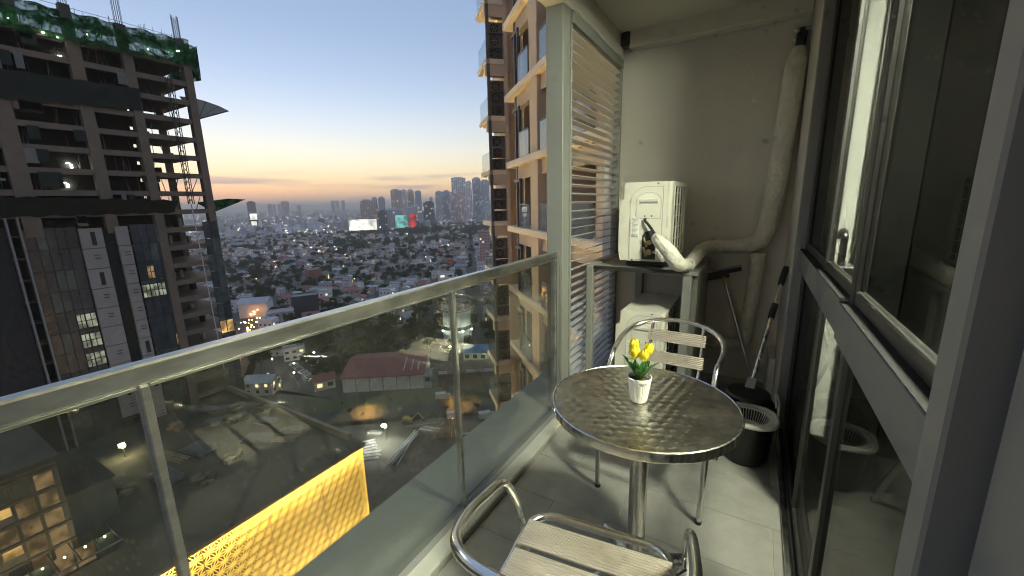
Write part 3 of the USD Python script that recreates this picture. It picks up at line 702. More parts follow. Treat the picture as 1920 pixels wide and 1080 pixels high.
PM('sheet_metal', (0.13, 0.14, 0.145), 0.5, 0.3, var=0.3, vs=0.6)
PM('tarp_brown', (0.16, 0.12, 0.08), 0.9, var=0.4, vs=0.8)
PM('timber', (0.24, 0.19, 0.13), 0.85, var=0.3, vs=1.5)
PM('gold_paint', (0.88, 0.68, 0.25), 0.45, var=0.06, vs=0.6)
PM('gold_back', (0.06, 0.022, 0.004), 0.8, var=0.15, vs=0.4)
PM('coping_brown', (0.16, 0.07, 0.035), 0.6, var=0.2, vs=1)
PM('tealwall', (0.14, 0.17, 0.155), 0.6, var=0.08, vs=0.4)
PM('facade_tan', (0.22, 0.19, 0.14), 0.7, var=0.25, vs=0.3)
EM('room_lit_cool', (0.86, 0.92, 0.66), 0.020, pattern=0.7)
EM('room_lit_warm', (1.0, 0.62, 0.22), 0.050, pattern=0.6)
EM('room_lit_dim', (1.0, 0.66, 0.34), 0.016, pattern=0.8)
EM('lamp_cold', (0.85, 0.95, 1.0), 2.6)
EM('lamp_warmwhite', (1.0, 0.88, 0.55), 12.0)
EM('lamp_small', (0.95, 1.0, 0.9), 1.2)
EM('led_gold', (1.0, 0.78, 0.34), 9.0)
# netting: thin cloth that lets light through between its threads
usdkit.material(stage, '/World/Looks/net_green', {
    'g': ('geometry', {}), 'n': ('noise_texture', {'scale': 0.9, 'detail': 5.0, 'roughness': 0.7}), 'r': ('rgb_ramp', {'ramp': [(0.35, (0.008, 0.035, 0.012)), (0.65, (0.03, 0.15, 0.045))]}),
    'd': ('diffuse_bsdf', {}), 'tl': ('translucent_bsdf', {}), 'm': ('mix_closure', {'fac': 0.5}), 't': ('transparent_bsdf', {}),
    'hr': ('map_range', {'from_min': 0.45, 'from_max': 0.75, 'to_min': 0.0, 'to_max': 0.5, 'clamp': True}), 'm2': ('mix_closure', {})},
    [('g.position', 'n.vector'), ('n.fac', 'r.fac'), ('r.color', 'd.color'), ('r.color', 'tl.color'), ('d.BSDF', 'm.closure1'), ('tl.BSDF', 'm.closure2'), ('n.fac', 'hr.value'),
     ('hr.result', 'm2.fac'), ('m.closure', 'm2.closure1'), ('t.BSDF', 'm2.closure2')], surface='m2.closure')
M['net_green'] = UsdShade.Material.Get(stage, '/World/Looks/net_green')

GZ = -82.0
t = thing('construction_tower', 'unfinished concrete tower wrapped in green netting, left side of the view', 'building', (-97, 25, GZ))
TW = t
FX = -90.0
colY = [(4.0, 1.8), (9.5, 1.6), (16.0, 1.9), (24.6, 1.5), (30.9, 1.3), (39.2, 1.2)]
levels = [4.35 + 3.2 * k for k in range(-12, 8)]
for y, w in colY:
    zlo = -36 if y > 28 else -2
    MB().box(FX - 1.3, FX, y - w / 2, y + w / 2, zlo, 27.2).build('column', 'raw_concrete', t, w=True)
for y in (31.2, 35.0, 39.0):
    MB().box(-104.6, -103.6, y - 0.5, y + 0.5, -36, 27).build('column', 'raw_concrete', t, w=True)
for i, z in enumerate(levels):
    MB().box(-104.5, FX - 0.9, 2.0, 39.7, z + 0.12, z + 0.38).build('floor_slab', 'raw_concrete', t, w=True)
    for (ya, wa), (yb, wb) in zip(colY[:-1], colY[1:]):
        if z < 0 and ya < 28:
            continue
        j = 0.05 * rnd.random()
        MB().box(FX - 0.75, FX - 0.1 - j, ya + wa / 2 + 0.01, yb - wb / 2 - 0.01, z - 0.42, z + 0.42).build('edge_beam', 'raw_concrete', t, w=True)
    # things left on the open floors, seen against the sky in the end bay
    if z < 26:
        for q in range(2):
            y = 32 + 5.5 * rnd.random(); x = -94 - 7 * rnd.random(); h = 0.7 + 1.2 * rnd.random(); b = 0.4 + 0.5 * rnd.random()
            MB().box(x - b, x + b, y - b * 0.5, y + b * 0.5, z + 0.385, z + 0.385 + h).build('stored_goods', 'site_white' if rnd.random() < 0.45 else 'raw_dark', t, w=True)
    if z > 0:
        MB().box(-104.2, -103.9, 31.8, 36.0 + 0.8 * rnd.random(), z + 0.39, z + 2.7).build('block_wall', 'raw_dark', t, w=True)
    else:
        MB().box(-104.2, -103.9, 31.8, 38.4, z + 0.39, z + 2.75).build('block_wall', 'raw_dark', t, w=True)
for z in levels:
    if z > 0:
        m = MB()
        for q in range(16):
            y = 9 + 29.5 * rnd.random(); m.bar((FX - 1.2 - 3 * rnd.random(), y, z + 0.4), (FX - 1.2 - 3 * rnd.random(), y + 0.3 * rnd.random(), z + 2.75), 0.09)
        m.build('shoring_props', 'scaffold', t, w=True, kind='stuff')
        for q in range(3):
            y = 10 + 20 * rnd.random(); w_ = 0.8 + 1.8 * rnd.random(); h_ = 1.0 + 1.4 * rnd.random()
            MB().box(FX - 0.06, FX - 0.02, y, y + w_, z - 0.2 - h_, z - 0.2).build('hanging_cloth', ['net_dark', 'tarp_brown', 'net_sheet', 'net_dark'][rnd.randrange(4)], t, w=True)
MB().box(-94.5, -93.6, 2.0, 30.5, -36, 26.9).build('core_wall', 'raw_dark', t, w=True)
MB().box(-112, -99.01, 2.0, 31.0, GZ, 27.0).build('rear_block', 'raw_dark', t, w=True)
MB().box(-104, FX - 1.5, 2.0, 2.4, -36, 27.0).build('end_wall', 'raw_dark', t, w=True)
# side stair frames near the left border
for z in (8.1, 10.5, 4.9):
    for y in (11.8, 13.4):
        MB().box(FX - 0.4, FX - 0.1, y, y + 0.25, z - 1.3, z + 1.1).build('stair_post', 'fin_metal', t, w=True)
    MB().box(FX - 0.45, FX - 0.05, 10.6, 14.6, z + 1.1, z + 1.35).build('stair_beam', 'fin_metal', t, w=True)
# curtain wall going up on the lower floors
rows_z = [(-35.9 + 3.2 * k, -35.9 + 3.2 * k + 3.14) for k in range(11)]
lit = {}
for y in (18.0, 19.0): lit.update({(y, -16.7): 'room_lit_cool', (y, -19.9): 'room_lit_cool', (y, -23.1): 'room_lit_cool'})
for y in (26.6, 27.7, 28.8): lit[(y, -13.5)] = 'room_lit_cool'
lit[(29.9, -23.1)] = 'room_lit_warm'; lit[(27.7, -10.3)] = 'room_lit_dim'; lit[(19.0, -26.3)] = 'room_lit_dim'
for (za, zb) in rows_z:
    ys = [(14.8, 15.9), (15.95, 16.95), (17.0, 17.95), (18.0, 18.95), (19.0, 20.25)] + [(26.6, 27.65), (27.7, 28.75), (28.8, 29.85), (29.9, 30.2)]
    for ya, yb in ys:
        li = next((v for (y, z), v in lit.items() if abs(y - ya) < 0.2 and abs(z - za) < 1.3), None)
        p = MB().rbox(FX - 0.12, FX - 0.02 + 0.02 * rnd.random(), ya, yb, za, zb, 0.02).build('glass_panel', 'curtain_glass' if rnd.random() < 0.85 else 'curtain_glass_green', t, w=True)
        if li:
            MB().rbox(FX + 0.0, FX + 0.02, ya + 0.06, yb - 0.06, za + 0.25, zb - 0.75, 0.005).build('lit_window', li, p, w=True)
            MB().box(FX + 0.0201, FX + 0.05, ya + 0.06, yb - 0.06, za + 1.3, za + 1.42).box(FX + 0.0202, FX + 0.045, (ya + yb) / 2 - 0.05, (ya + yb) / 2 + 0.05, za + 0.25, zb - 0.75).build('window_bar', 'steel_dark', p, w=True)
    for ya, yb in ((37.2, 38.3), (38.35, 39.6)):
        p = MB().rbox(FX + 0.02, FX + 0.10 + 0.04 * rnd.random(), ya, yb, za, zb, 0.02).build('glass_panel', 'curtain_glass_green' if rnd.random() < 0.6 else 'curtain_glass', t, w=True)
        if abs(za + 23) < 1.8 and ya > 37:
            MB().rbox(FX + 0.15, FX + 0.17, ya + 0.06, yb - 0.06, za + 0.3, zb - 0.4, 0.005).build('lit_window', 'room_lit_warm', p, w=True)
for y in (13.4, 14.5):
    MB().rbox(FX - 0.3, FX + 0.5, y, y + 0.22, -36, 0.9, 0.03).build('fin', 'fin_metal', t, w=True)
MB().rbox(FX - 0.5, FX - 0.2, 2.1, 13.3, -36, -0.5, 0.03).build('dark_cladding', 'slot_dark', t, w=True)
# pale precast strips, panel by panel, with their open joints
for (ya, yb, zt) in ((20.4, 23.1, -1.0), (24.65, 26.3, -0.9)):
    k = 0; z = zt
    while z > -33:
        hgt = 3.15; dx = 0.05 * rnd.random()
        p = MB().rbox(FX - 0.3, FX + 0.35 + dx, ya + 0.04 * rnd.random(), yb - 0.04 * rnd.random(), z - hgt, z - 0.03, 0.02).build('cladding_panel', 'precast', t, w=True)
        r = rnd.random(); yc = (ya + yb) / 2
        if r < 0.55:
            MB().rbox(FX + 0.36 + dx, FX + 0.42 + dx, yc - 0.2, yc + 0.5, z - 1.1, z - 1.0, 0.01).rbox(FX + 0.36 + dx, FX + 0.42 + dx, yc - 0.2, yc + 0.5, z - 1.6, z - 1.5, 0.01).build('bracket', 'slot_dark', p, w=True)
        elif r < 0.8:
            MB().rbox(FX + 0.36 + dx, FX + 0.40 + dx, yc - 0.1, yc + 0.42, z - 2.7, z - 0.6, 0.01).build('opening', 'slot_dark', p, w=True)
        z -= 3.2
MB().rbox(FX - 0.4, FX - 0.15, 23.15, 24.6, -36, -1, 0.02).build('net_strip', 'net_dark', t, w=True)


def net(ya, yb, zt, zb, x0, amp, n=40, m=8, lean=0.0):
    g = []
    for j in range(m + 1):
        for i in range(n + 1):
            y = ya + (yb - ya) * i / n; u = j / m; z = zt(y) * (1 - u) + zb(y) * u
            g.append((x0 + lean * (1 - u) + amp * (meshkit.noise(np.array([[y * 0.7, z * 0.9, 3.1]]))[0] - 0.5), y, z + 0.25 * amp * math.sin(y * 2.1 + u)))
    f = []
    for j in range(m):
        for i in range(n):
            a = j * (n + 1) + i; f += [(a, a + 1, a + n + 2), (a, a + n + 2, a + n + 1)]
    return MB().raw(g, f)


net(2, 40.6, lambda y: 29.0 + 0.045 * (y - 18), lambda y: 26.0 + 0.03 * (y - 18), FX + 0.7, 0.8, 70, 6).build('safety_net', 'net_green', t, smooth=True, w=True)
net(2, 40.2, lambda y: 30.0 + 0.03 * y, lambda y: 28.6, FX - 0.6, 0.6, 60, 4).build('safety_net', 'net_green', t, smooth=True, w=True)
m = MB()
for k in range(30):
    a = k / 29
    m.bar((FX + 0.7 - 12 * a, 40.7, 25.2), (FX + 0.7 - 12 * a, 40.8, 30.2), 0.12)
m.quad((FX + 0.7, 40.75, 24.5), (FX - 12, 40.75, 25.5), (FX - 12, 40.75, 29.5), (FX + 0.7, 40.75, 29.6)).build('side_net', 'net_green', t, w=True)
net(10, 31.3, lambda y: 20.6 + 0.03 * (y - 16), lambda y: 16.9 + 0.06 * (y - 16), FX + 0.35, 0.35, 50, 6, lean=0.6).build('dark_tarp', 'net_dark', t, smooth=True, w=True)
net(4, 33, lambda y: 3.7 - 0.03 * (y - 14), lambda y: 1.0, FX + 0.6, 0.5, 40, 5, lean=2.6).build('dark_tarp', 'net_dark', t, smooth=True, w=True)
# catch fans at the corner
rim = [(-96.5, 39.9, 22.6), (-95.4, 41.6, 22.5), (-94.2, 43.2, 22.0), (-92.6, 44.6, 21.2), (-90.6, 45.2, 20.2)]
ap = np.array((-90.4, 39.8, 17.9))
for a, b in zip(rim[:-1], rim[1:]):
    a, b = np.array(a), np.array(b)
    q = ap + (a - ap) * 0.05, ap + (b - ap) * 0.05
    MB().raw([q[0], q[1], b, a, q[0] + (0, 0, .08), q[1] + (0, 0, .08), b + (0, 0, .08), a + (0, 0, .08)], BOXF).build('catch_fan', 'net_sheet', t, w=True)
    MB().cyl(ap, a, 0.09, 6).build('fan_strut', 'steel_dark', t, w=True)
MB().cyl(ap, rim[-1], 0.12, 6).build('fan_strut', 'steel_dark', t, w=True)
MB().raw([(-90.2, 39.6, 0.9), (-90.2, 39.6, 2.2), (-89.5, 45.4, 3.3), (-92, 43.2, 3.5), (-96, 39.6, 2.9), (-96, 39.6, 2.6)], [(0, 2, 1), (1, 2, 3), (1, 3, 4), (0, 5, 2), (5, 3, 2), (5, 4, 3), (0, 1, 4), (0, 4, 5)]).build('catch_fan', 'net_green', t, w=True)
# hoist mast up the open bay, cable below it
m = MB()
for dx in (0.0, 0.7):
    for dy in (0.0, 0.7):
        m.bar((FX + 0.4 + dx, 35.4 + dy, 2.5), (FX + 0.4 + dx, 35.4 + dy, 24), 0.1)
for k in range(20):
    z = 2.5 + 1.07 * k
    m.bar((FX + 0.4, 35.4, z), (FX + 0.4, 36.1, z + 1.0), 0.06).bar((FX + 1.1, 35.4, z + 1.0), (FX + 1.1, 36.1, z), 0.06).bar((FX + 0.4, 35.4, z), (FX + 1.1, 35.4, z + 1.0), 0.06)
m.build('hoist_mast', 'steel_dark', t, w=True)
MB().cyl((FX + 0.5, 36.4, -30), (FX + 0.5, 35.8, 2.5), 0.08, 6).build('hoist_cable', 'site_white', t, w=True)
# columns rising out of the deck, with starter bars
for y in (19, 24.6, 30.8, 38.7):
    MB().box(FX - 1.3, FX - 0.2, y - 0.6, y + 0.6, 27.2, 30.8 + 0.8 * rnd.random()).build('column_stub', 'steel_dark', t, w=True)
    m = MB()
    for k in range(12):
        a = k * PI / 6
        m.bar((FX - 0.75 + 0.45 * math.cos(a), y + 0.5 * math.sin(a), 30), (FX - 0.75 + 0.45 * math.cos(a), y + 0.5 * math.sin(a), 34.3 + 0.7 * rnd.random()), 0.05)
    m.build('starter_bars', 'scaffold', t, w=True)
m = MB()
for k in range(40):
    y = 8 + 32 * rnd.random(); x = FX - 0.3 - 2.5 * rnd.random()
    m.bar((x, y, 27), (x, y + 0.2 * rnd.random(), 30.2 + 2.2 * rnd.random()), 0.045)
m.bar((FX - 0.3, 5, 31), (FX - 0.3, 40.2, 31.2), 0.05).bar((FX - 0.3, 5, 30.3), (FX - 0.3, 40.2, 30.5), 0.05)
m.build('guard_rail', 'scaffold', t, w=True)
for (y, z, dx, r) in ((15.5, 27.2, 0.2, 0.16), (18.5, 27.5, 0.2, 0.16), (21.6, 26.6, 0.35, 0.16), (23.0, 26.4, 0.35, 0.12), (36.7, 28.2, 0.2, 0.15), (38.3, 28.9, -0.4, 0.26), (26.5, 27.9, 0.0, 0.13), (33.8, 27.9, 0.0, 0.15)):
    MB().mesh(trimesh.creation.icosphere(1, r), at=(FX + dx, y, z)).build('work_light', 'lamp_small', t, w=True)
for (y, z) in ((22.2, 8.4), (21.3, 5.4), (24.0, 24.2)):
    MB().box(-93.5, -93.2, y - 0.12, y + 0.12, z - 0.1, z + 0.5).box(-93.5, -93.2, y - 0.5, y - 0.1, z + 0.55, z + 0.65).build('work_light', 'lamp_small', t, w=True)

# ---- podium with the glowing screen
t = thing('podium', 'long podium block with a glowing golden lattice screen below the balcony', 'building', (-60, 5, GZ))
PX, PT, PY = -50.5, -34.6, 37.2
MB().box(-140, PX - 1.2, -40, PY - 0.3, GZ, PT - 0.6).build('body', 'facade_tan', t, w=True)
MB().box(-140, PX - 1.0, -40, PY, PT - 0.6, PT - 0.35).build('roof', 'roof_membrane', t, w=True)
MB().box(-140, PX - 2.2, PY - 0.6, PY + 0.05, PT - 0.349, PT + 0.7).build('parapet', 'facade_tan', t, w=True)
MB().box(PX - 1.6, PX + 1.02, -40, PY + 0.1, PT - 0.335, PT - 0.1).build('coping', 'roof_membrane', t, w=True)
MB().box(PX - 1.19, PX - 1.0, -40, PY - 0.1, PT - 25, PT - 0.46).build('screen_back', 'gold_back', t, w=True)
MB().box(PX - 1.0, PX + 0.15, PY - 0.12, PY + 0.08, PT - 25, PT - 0.46).build('screen_return', 'gold_paint', t, w=True)
side = 1.32; hh = side * math.sqrt(3) / 2
def lattice(y0, y1, z0, z1):
    """star lattice of thin bars: triangles with spokes from their middles"""
    m = MB(); seen = set()
    def put(a, b, w, d):
        key = tuple(sorted([tuple(np.round(a, 2)), tuple(np.round(b, 2))]))
        if key in seen: return
        seen.add(key)
        pa, pb = np.array(a, float), np.array(b, float); d_ = pb - pa; lo, hi = 0.0, 1.0
        for ax, l, h in ((0, y0, y1), (1, z0, z1)):
            if abs(d_[ax]) < 1e-9:
                if pa[ax] < l or pa[ax] > h: return
            else:
                q = sorted(((l - pa[ax]) / d_[ax], (h - pa[ax]) / d_[ax])); lo, hi = max(lo, q[0]), min(hi, q[1])
        if hi - lo < 0.02: return
        A, B = pa + d_ * lo, pa + d_ * hi
        m.bar((PX + d, A[0], A[1]), (PX + d, B[0], B[1]), w, 0.10, up=(1, 0, 0))
    j0, j1 = int(math.floor((z0 - PT) / hh)) - 1, int(math.ceil((z1 - PT) / hh)) + 1
    for j in range(j0, j1):
        off = (j % 2) * side / 2
        for i in range(int((y0) / side) - 2, int(y1 / side) + 2):
            a = (i * side + off, PT + j * hh); b = (a[0] + side, a[1]); c = (a[0] + side / 2, a[1] + hh); d = (a[0] - side / 2, a[1] + hh)
            for tri in ((a, b, c), (a, c, d)):
                g = ((tri[0][0] + tri[1][0] + tri[2][0]) / 3, (tri[0][1] + tri[1][1] + tri[2][1]) / 3)
                for p in tri: put(p, g, 0.085, 0.0)
            put(a, b, 0.09, 0.004); put(a, c, 0.09, 0.004); put(a, d, 0.09, 0.004)
    return m
edges = [PY - 0.15, 30.0, 22.6, 15.2, 7.8, 0.4, -7]
for yb, ya in zip(edges[:-1], edges[1:]):
    p = lattice(ya + 0.04, yb - 0.04, PT - 19.5, PT - 0.5).build('screen_panel', 'gold_paint', t, w=True)
    MB().box(PX - 0.06, PX + 0.07, ya - 0.035, ya + 0.035, PT - 19.5, PT - 0.5).build('panel_joint', 'coping_brown', t, w=True)
MB().box(PX + 0.62, PX + 0.955, -8, PY, PT - 0.40, PT - 0.34).box(PX + 0.96, PX + 1.02, -8, PY, PT - 0.62, PT - 0.34).build('light_trough', 'coping_brown', t, w=True)
MB().box(PX + 0.66, PX + 0.94, -8, PY - 0.2, PT - 0.5, PT - 0.405).build('light_strip', 'led_gold', t, w=True)
MB().box(PX + 2.0, PX + 3.2, -8, PY - 0.2, PT - 21.0, PT - 20.9).build('light_strip', 'led_gold', t, w=True)

# stuff of the works on the podium roof
RZ = PT - 0.35
r3 = random.Random(21)
for k, (x, y, w, d, yaw) in enumerate([(-66, 29.5, 4.6, 2.2, 0.5), (-70, 33.2, 3.6, 1.8, 0.45), (-71, 23.5, 5.2, 2.6, 0.2), (-78, 28.5, 3.0, 2.4, 0.9), (-67.5, 18.0, 5.5, 2.4, 0.1), (-63.5, 33.8, 3.6, 1.2, 0.6), (-84, 30.5, 3.4, 1.6, 0.3)]):
    t = thing('sheet_stack', ['grey corrugated sheets stacked nearest the podium parapet corner', 'low pile of ribbed sheets near the podium end parapet', 'wide grey sheet pile in the middle of the podium roof', 'small square sheet pile by the tower foot', 'long flat sheet pile closest to the glowing screen', 'narrow sheet strip pile at the screen end of the roof', 'thin sheet pile against the tower base'][k], 'sheet stack', (x, y, RZ), yaw, group=None)
    for q in range(3):
        m = MB(); n = 14; ww = w * (1 - 0.1 * q)
        pr = [(-ww / 2 + ww * i / n, 0.05 * (i % 2)) for i in range(n + 1)]
        v = []; 
        for yy in (-d / 2, d / 2):
            v += [(a, yy + 0.15 * q, 0.32 + 0.1 * q + b) for a, b in pr] + [(a, yy + 0.15 * q, 0.3 + 0.1 * q + b) for a, b in pr]
        N = n + 1; f = []
        for i in range(n):
            f += [(i, i + 1, 2 * N + i + 1), (i, 2 * N + i + 1, 2 * N + i), (N + i, 3 * N + i + 1, N + i + 1), (N + i, 3 * N + i, 3 * N + i + 1)]
        m.raw(v, f).build('sheet', 'sheet_metal', t)
    for yy in (-d / 3, d / 3):
        MB().rbox(-w * 0.45, w * 0.45, yy - 0.15, yy + 0.15, 0.0, 0.29, 0.02).build('bearer', 'timber', t)
for k, (x, y) in enumerate([(-74, 36), (-80, 33.5), (-76, 31.2), (-64.5, 25.5), (-69, 14.5), (-82, 24.5), (-62, 20.5)]):
    t = thing('rubble_heap', ['brown tarped heap beside the end parapet of the podium', 'brown heap of crates by the tower foot', 'small brown heap between the sheet piles', 'dark heap of offcuts near the glowing screen', 'dark heap behind the long flat sheet pile', 'low heap against the tower base', 'loose heap at the edge of the roof membrane strip'][k], 'heap', (x, y, RZ))
    for q in range(7):
        s = 0.35 + 0.5 * r3.random()
        MB().obox((2.4 * r3.random() - 1.2, 2.0 * r3.random() - 1.0, s * 0.5), (s, s * 0.7, s * 0.5), r3.random() * 3).build('bundle', ['tarp_brown', 'timber', 'steel_dark', 'raw_concrete'][r3.randrange(4)], t)
for k, (x, y, yaw) in enumerate([(-80, 37.0 - 2.2, 0.5), (-62.5, 30.5, 0.55), (-72.5, 20.0, 0.2)]):
    t = thing('timber_bundle', ['long timber bundle by the end parapet of the podium', 'long poles lying beside the roof membrane strip', 'long planks across the middle of the podium roof'][k], 'timber', (x, y, RZ), yaw)
    for q in range(6):
        MB().bar((-2.6, q * 0.3, 0.1), (2.6 + 0.5 * r3.random(), q * 0.3 + 0.2 * r3.random(), 0.1), 0.16).build('plank', 'timber', t)

# lit lobby block standing on the podium, lower left
t = thing('amenity_block', 'low block with warm lit windows on the podium roof, lower left corner', 'building', (-64, 0, RZ))
AX, AY0, AY1, AZ0, AZ1 = -59.5, -12.0, 8.0, RZ, -23.2
MB().box(-74, AX - 0.35, AY0, AY1, AZ0, AZ1).build('body', 'facade_tan', t, w=True)
MB().box(-74.5, AX + 0.3, AY0 - 0.3, AY1 + 0.3, AZ1, AZ1 + 0.5).build('roof', 'roof_membrane', t, w=True)
for j in range(5):
    z0 = AZ0 + 0.4 + j * 2.15
    for i in range(10):
        y0 = AY1 - 0.3 - (i + 1) * 1.55
        mm = 'facade_tan'
        if j in (1, 3) and 2 <= i <= 4: mm = 'room_lit_warm'
        elif (i < 2 and j < 4) or r3.random() < 0.25: mm = 'room_lit_dim'
        elif r3.random() < 0.5: mm = 'curtain_glass_green'
        p = MB().rbox(AX - 0.34, AX - 0.2, y0 + 0.06, y0 + 1.5, z0 + 0.05, z0 + 2.0, 0.02).build('facade_panel', 'facade_tan', t, w=True)
        if mm != 'facade_tan':
            MB().box(AX - 0.199, AX - 0.15, y0 + 0.16, y0 + 1.4, z0 + (0.9 if mm == 'room_lit_warm' else 0.2), z0 + 1.8).build('window', mm, p, w=True)
    MB().rbox(AX - 0.34, AX - 0.05, AY0, AY1, z0 + 2.02, z0 + 2.14, 0.01).build('ledge', 'raw_concrete', t, w=True)
t = thing('service_wall', 'smooth grey-green wall block right of the lit lobby block', 'wall', (-67, 10.4, RZ))
MB().rbox(-72, -64.5, 8.4, 12.6, RZ, -30.0, 0.03).build('wall', 'tealwall', t, w=True)
MB().rbox(-72.4, -64.3, 8.35, 12.8, -30.0, -29.7, 0.03).build('coping', 'steel_dark', t, w=True)
t = thing('terrace_pergola', 'long glass terrace roof with small warm lamps below the lobby block', 'pergola', (-56, 4, RZ))
for k in range(9):
    y = 10.2 - k * 1.5
    MB().bar((-57.5, y, RZ), (-57.5, y, RZ + 2.6), 0.12).build('post', 'steel_dark', t, w=True)
    MB().bar((-58.8, y, RZ + 2.65), (-54.6, y, RZ + 2.65), 0.1).build('rafter', 'steel_dark', t, w=True)
    if k < 8:
        MB().box(-57.5, -57.45, y - 1.42, y - 0.08, RZ + 0.3, RZ + 2.4).build('glass_panel', 'room_lit_dim' if k % 3 else 'curtain_glass_green', t, w=True)
        MB().mesh(trimesh.creation.icosphere(1, 0.07), at=(-57.0, y - 0.7, RZ + 2.45)).build('lamp', 'lamp_warmwhite', t, w=True)
MB().bar((-54.6, 10.3, RZ + 2.6), (-54.6, -2, RZ + 2.6), 0.15).build('edge_beam', 'precast', t, w=True)
t = thing('flood_light', 'glaring warm floodlight on a stand on the podium roof', 'floodlight', (-79.2, 17.3, RZ))
MB().cyl((0, 0, 0), (0, 0, 1.6), 0.06, 8).build('stand', 'steel_dark', t)
MB().mesh(trimesh.creation.icosphere(2, 0.3), at=(0.15, 0, 1.9)).build('lamp', 'lamp_warmwhite', t)
MB().rbox(-0.5, -0.32, -0.45, 0.45, 1.5, 2.3, 0.03).build('housing', 'steel_dark', t)

# ================================================================ the neighbouring wing with its balconies
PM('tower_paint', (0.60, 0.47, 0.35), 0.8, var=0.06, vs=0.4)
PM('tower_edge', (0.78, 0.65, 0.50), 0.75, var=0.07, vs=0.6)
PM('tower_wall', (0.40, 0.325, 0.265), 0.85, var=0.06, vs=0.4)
PM('tower_frame', (0.12, 0.115, 0.11), 0.6)
PM('tower_window', (0.02, 0.02, 0.021), 0.5, spec=0.12)
PM('unit_case', (0.12, 0.115, 0.11), 0.6, spread=0.25)
PM('unit_fan', (0.02, 0.02, 0.02), 0.7)
PM('tower_louvre', (0.34, 0.30, 0.26), 0.7)
pane('tower_glass', (0.72, 0.80, 0.82), ior=1.5, dust=0.12)
TA = math.radians(46)
UX = np.array([-math.sin(TA), math.cos(TA), 0.0]); DX = np.array([math.cos(TA), math.sin(TA), 0.0])   # along the front; into the building
TO = DX * 5.38          # origin: on the plane of the slab edges
WING = thing('apartment_wing', 'beige apartment tower wing with stacked balconies beside our louvre screen', 'building', (TO[0], TO[1], GZ))


class TB(MB):
    """boxes in the wing's own directions: u along the front, d into the building"""
    def b(self, u0, u1, d0, d1, z0, z1, r=0.0):
        q = MB()
        q.rbox(-u1, -u0, d0, d1, z0, z1, r) if r else q.box(-u1, -u0, d0, d1, z0, z1)
        v = q.v[0]
        return self.raw(TO + (-v[:, :1]) * UX + v[:, 1:2] * DX + np.array([0, 0, 1.0]) * v[:, 2:3], q.f[0])


def tp(u, d, z):
    return TO + u * UX + d * DX + np.array([0, 0, z])


ORD = ['first', 'second', 'third', 'fourth', 'fifth', 'sixth', 'seventh', 'eighth', 'ninth', 'tenth', 'eleventh', 'twelfth', 'thirteenth']
FL = [0.13 + 3.1 * k for k in range(-9, 6)]
zb, ztp = -30.0, 17.0
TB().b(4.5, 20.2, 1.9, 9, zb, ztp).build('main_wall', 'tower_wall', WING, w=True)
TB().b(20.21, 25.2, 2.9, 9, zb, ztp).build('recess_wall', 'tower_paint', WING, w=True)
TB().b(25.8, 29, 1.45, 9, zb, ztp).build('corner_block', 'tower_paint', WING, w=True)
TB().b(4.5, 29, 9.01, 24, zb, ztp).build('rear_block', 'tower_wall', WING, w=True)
TB().b(4.0, 30, 0.2, 24, GZ, zb - 0.01).build('lower_storeys', 'tower_paint', WING, w=True)
for u0, u1 in ((16.0, 16.95), (13.05, 13.6), (10.1, 10.9), (7.2, 7.8)):
    TB().b(u0, u1, 0.12, 1.9, zb, ztp, 0.02).build('pier', 'tower_paint', WING, w=True)
TB().b(19.35, 19.6, 0.25, 0.5, zb, ztp, 0.02).build('corner_post', 'tower_frame', WING, w=True)
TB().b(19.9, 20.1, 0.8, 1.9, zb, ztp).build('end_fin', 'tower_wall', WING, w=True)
TB().b(25.1, 25.25, 0.22, 0.4, zb, ztp, 0.02).build('corner_post', 'tower_frame', WING, w=True)
TB().b(25.1, 25.8, 1.25, 1.46, zb, ztp).build('niche_jamb', 'tower_paint', WING, w=True)


def small_unit(label, group):
    t = thing('wall_condenser', label, 'air conditioner', (0, 0, 0), 0.0, group)
    MB().rbox(-0.42, 0.42, 0.0, 0.32, 0.0, 0.62, 0.02).build('case', 'unit_case', t)
    m = MB().cyl((-0.1, -0.012, 0.31), (-0.1, 0.002, 0.31), 0.25, 18)
    m.build('fan_opening', 'unit_fan', t)
    m = MB()
    for k in range(6):
        a = k * PI / 3; m.bar((-0.1, -0.02, 0.31), (-0.1 + 0.25 * math.cos(a), -0.02, 0.31 + 0.25 * math.sin(a)), 0.015)
    m.tube([(-0.1 + 0.15 * math.cos(a), -0.02, 0.31 + 0.15 * math.sin(a)) for a in np.linspace(0, 2 * PI, 14, endpoint=False)], 0.01, 5, closed=True)
    m.build('fan_guard', 'tower_louvre', t)
    return t


GN = 'condensers stacked in the corner niches of the wing'
GB = 'condensers behind the balcony screens of the wing'
first = None
def put_unit(p, rot, group, label):
    global first
    if first is None:
        first = small_unit(label, group)
        pr = UsdGeom.Xformable(stage.GetPrimAtPath(first)); ops = pr.GetOrderedXformOps(); ops[0].Set(Gf.Vec3d(*map(float, p)))
        pr.AddRotateZOp().Set(math.degrees(rot))
        return
    copy_of(first, 'wall_condenser', label, 'air conditioner', p, rot, group)


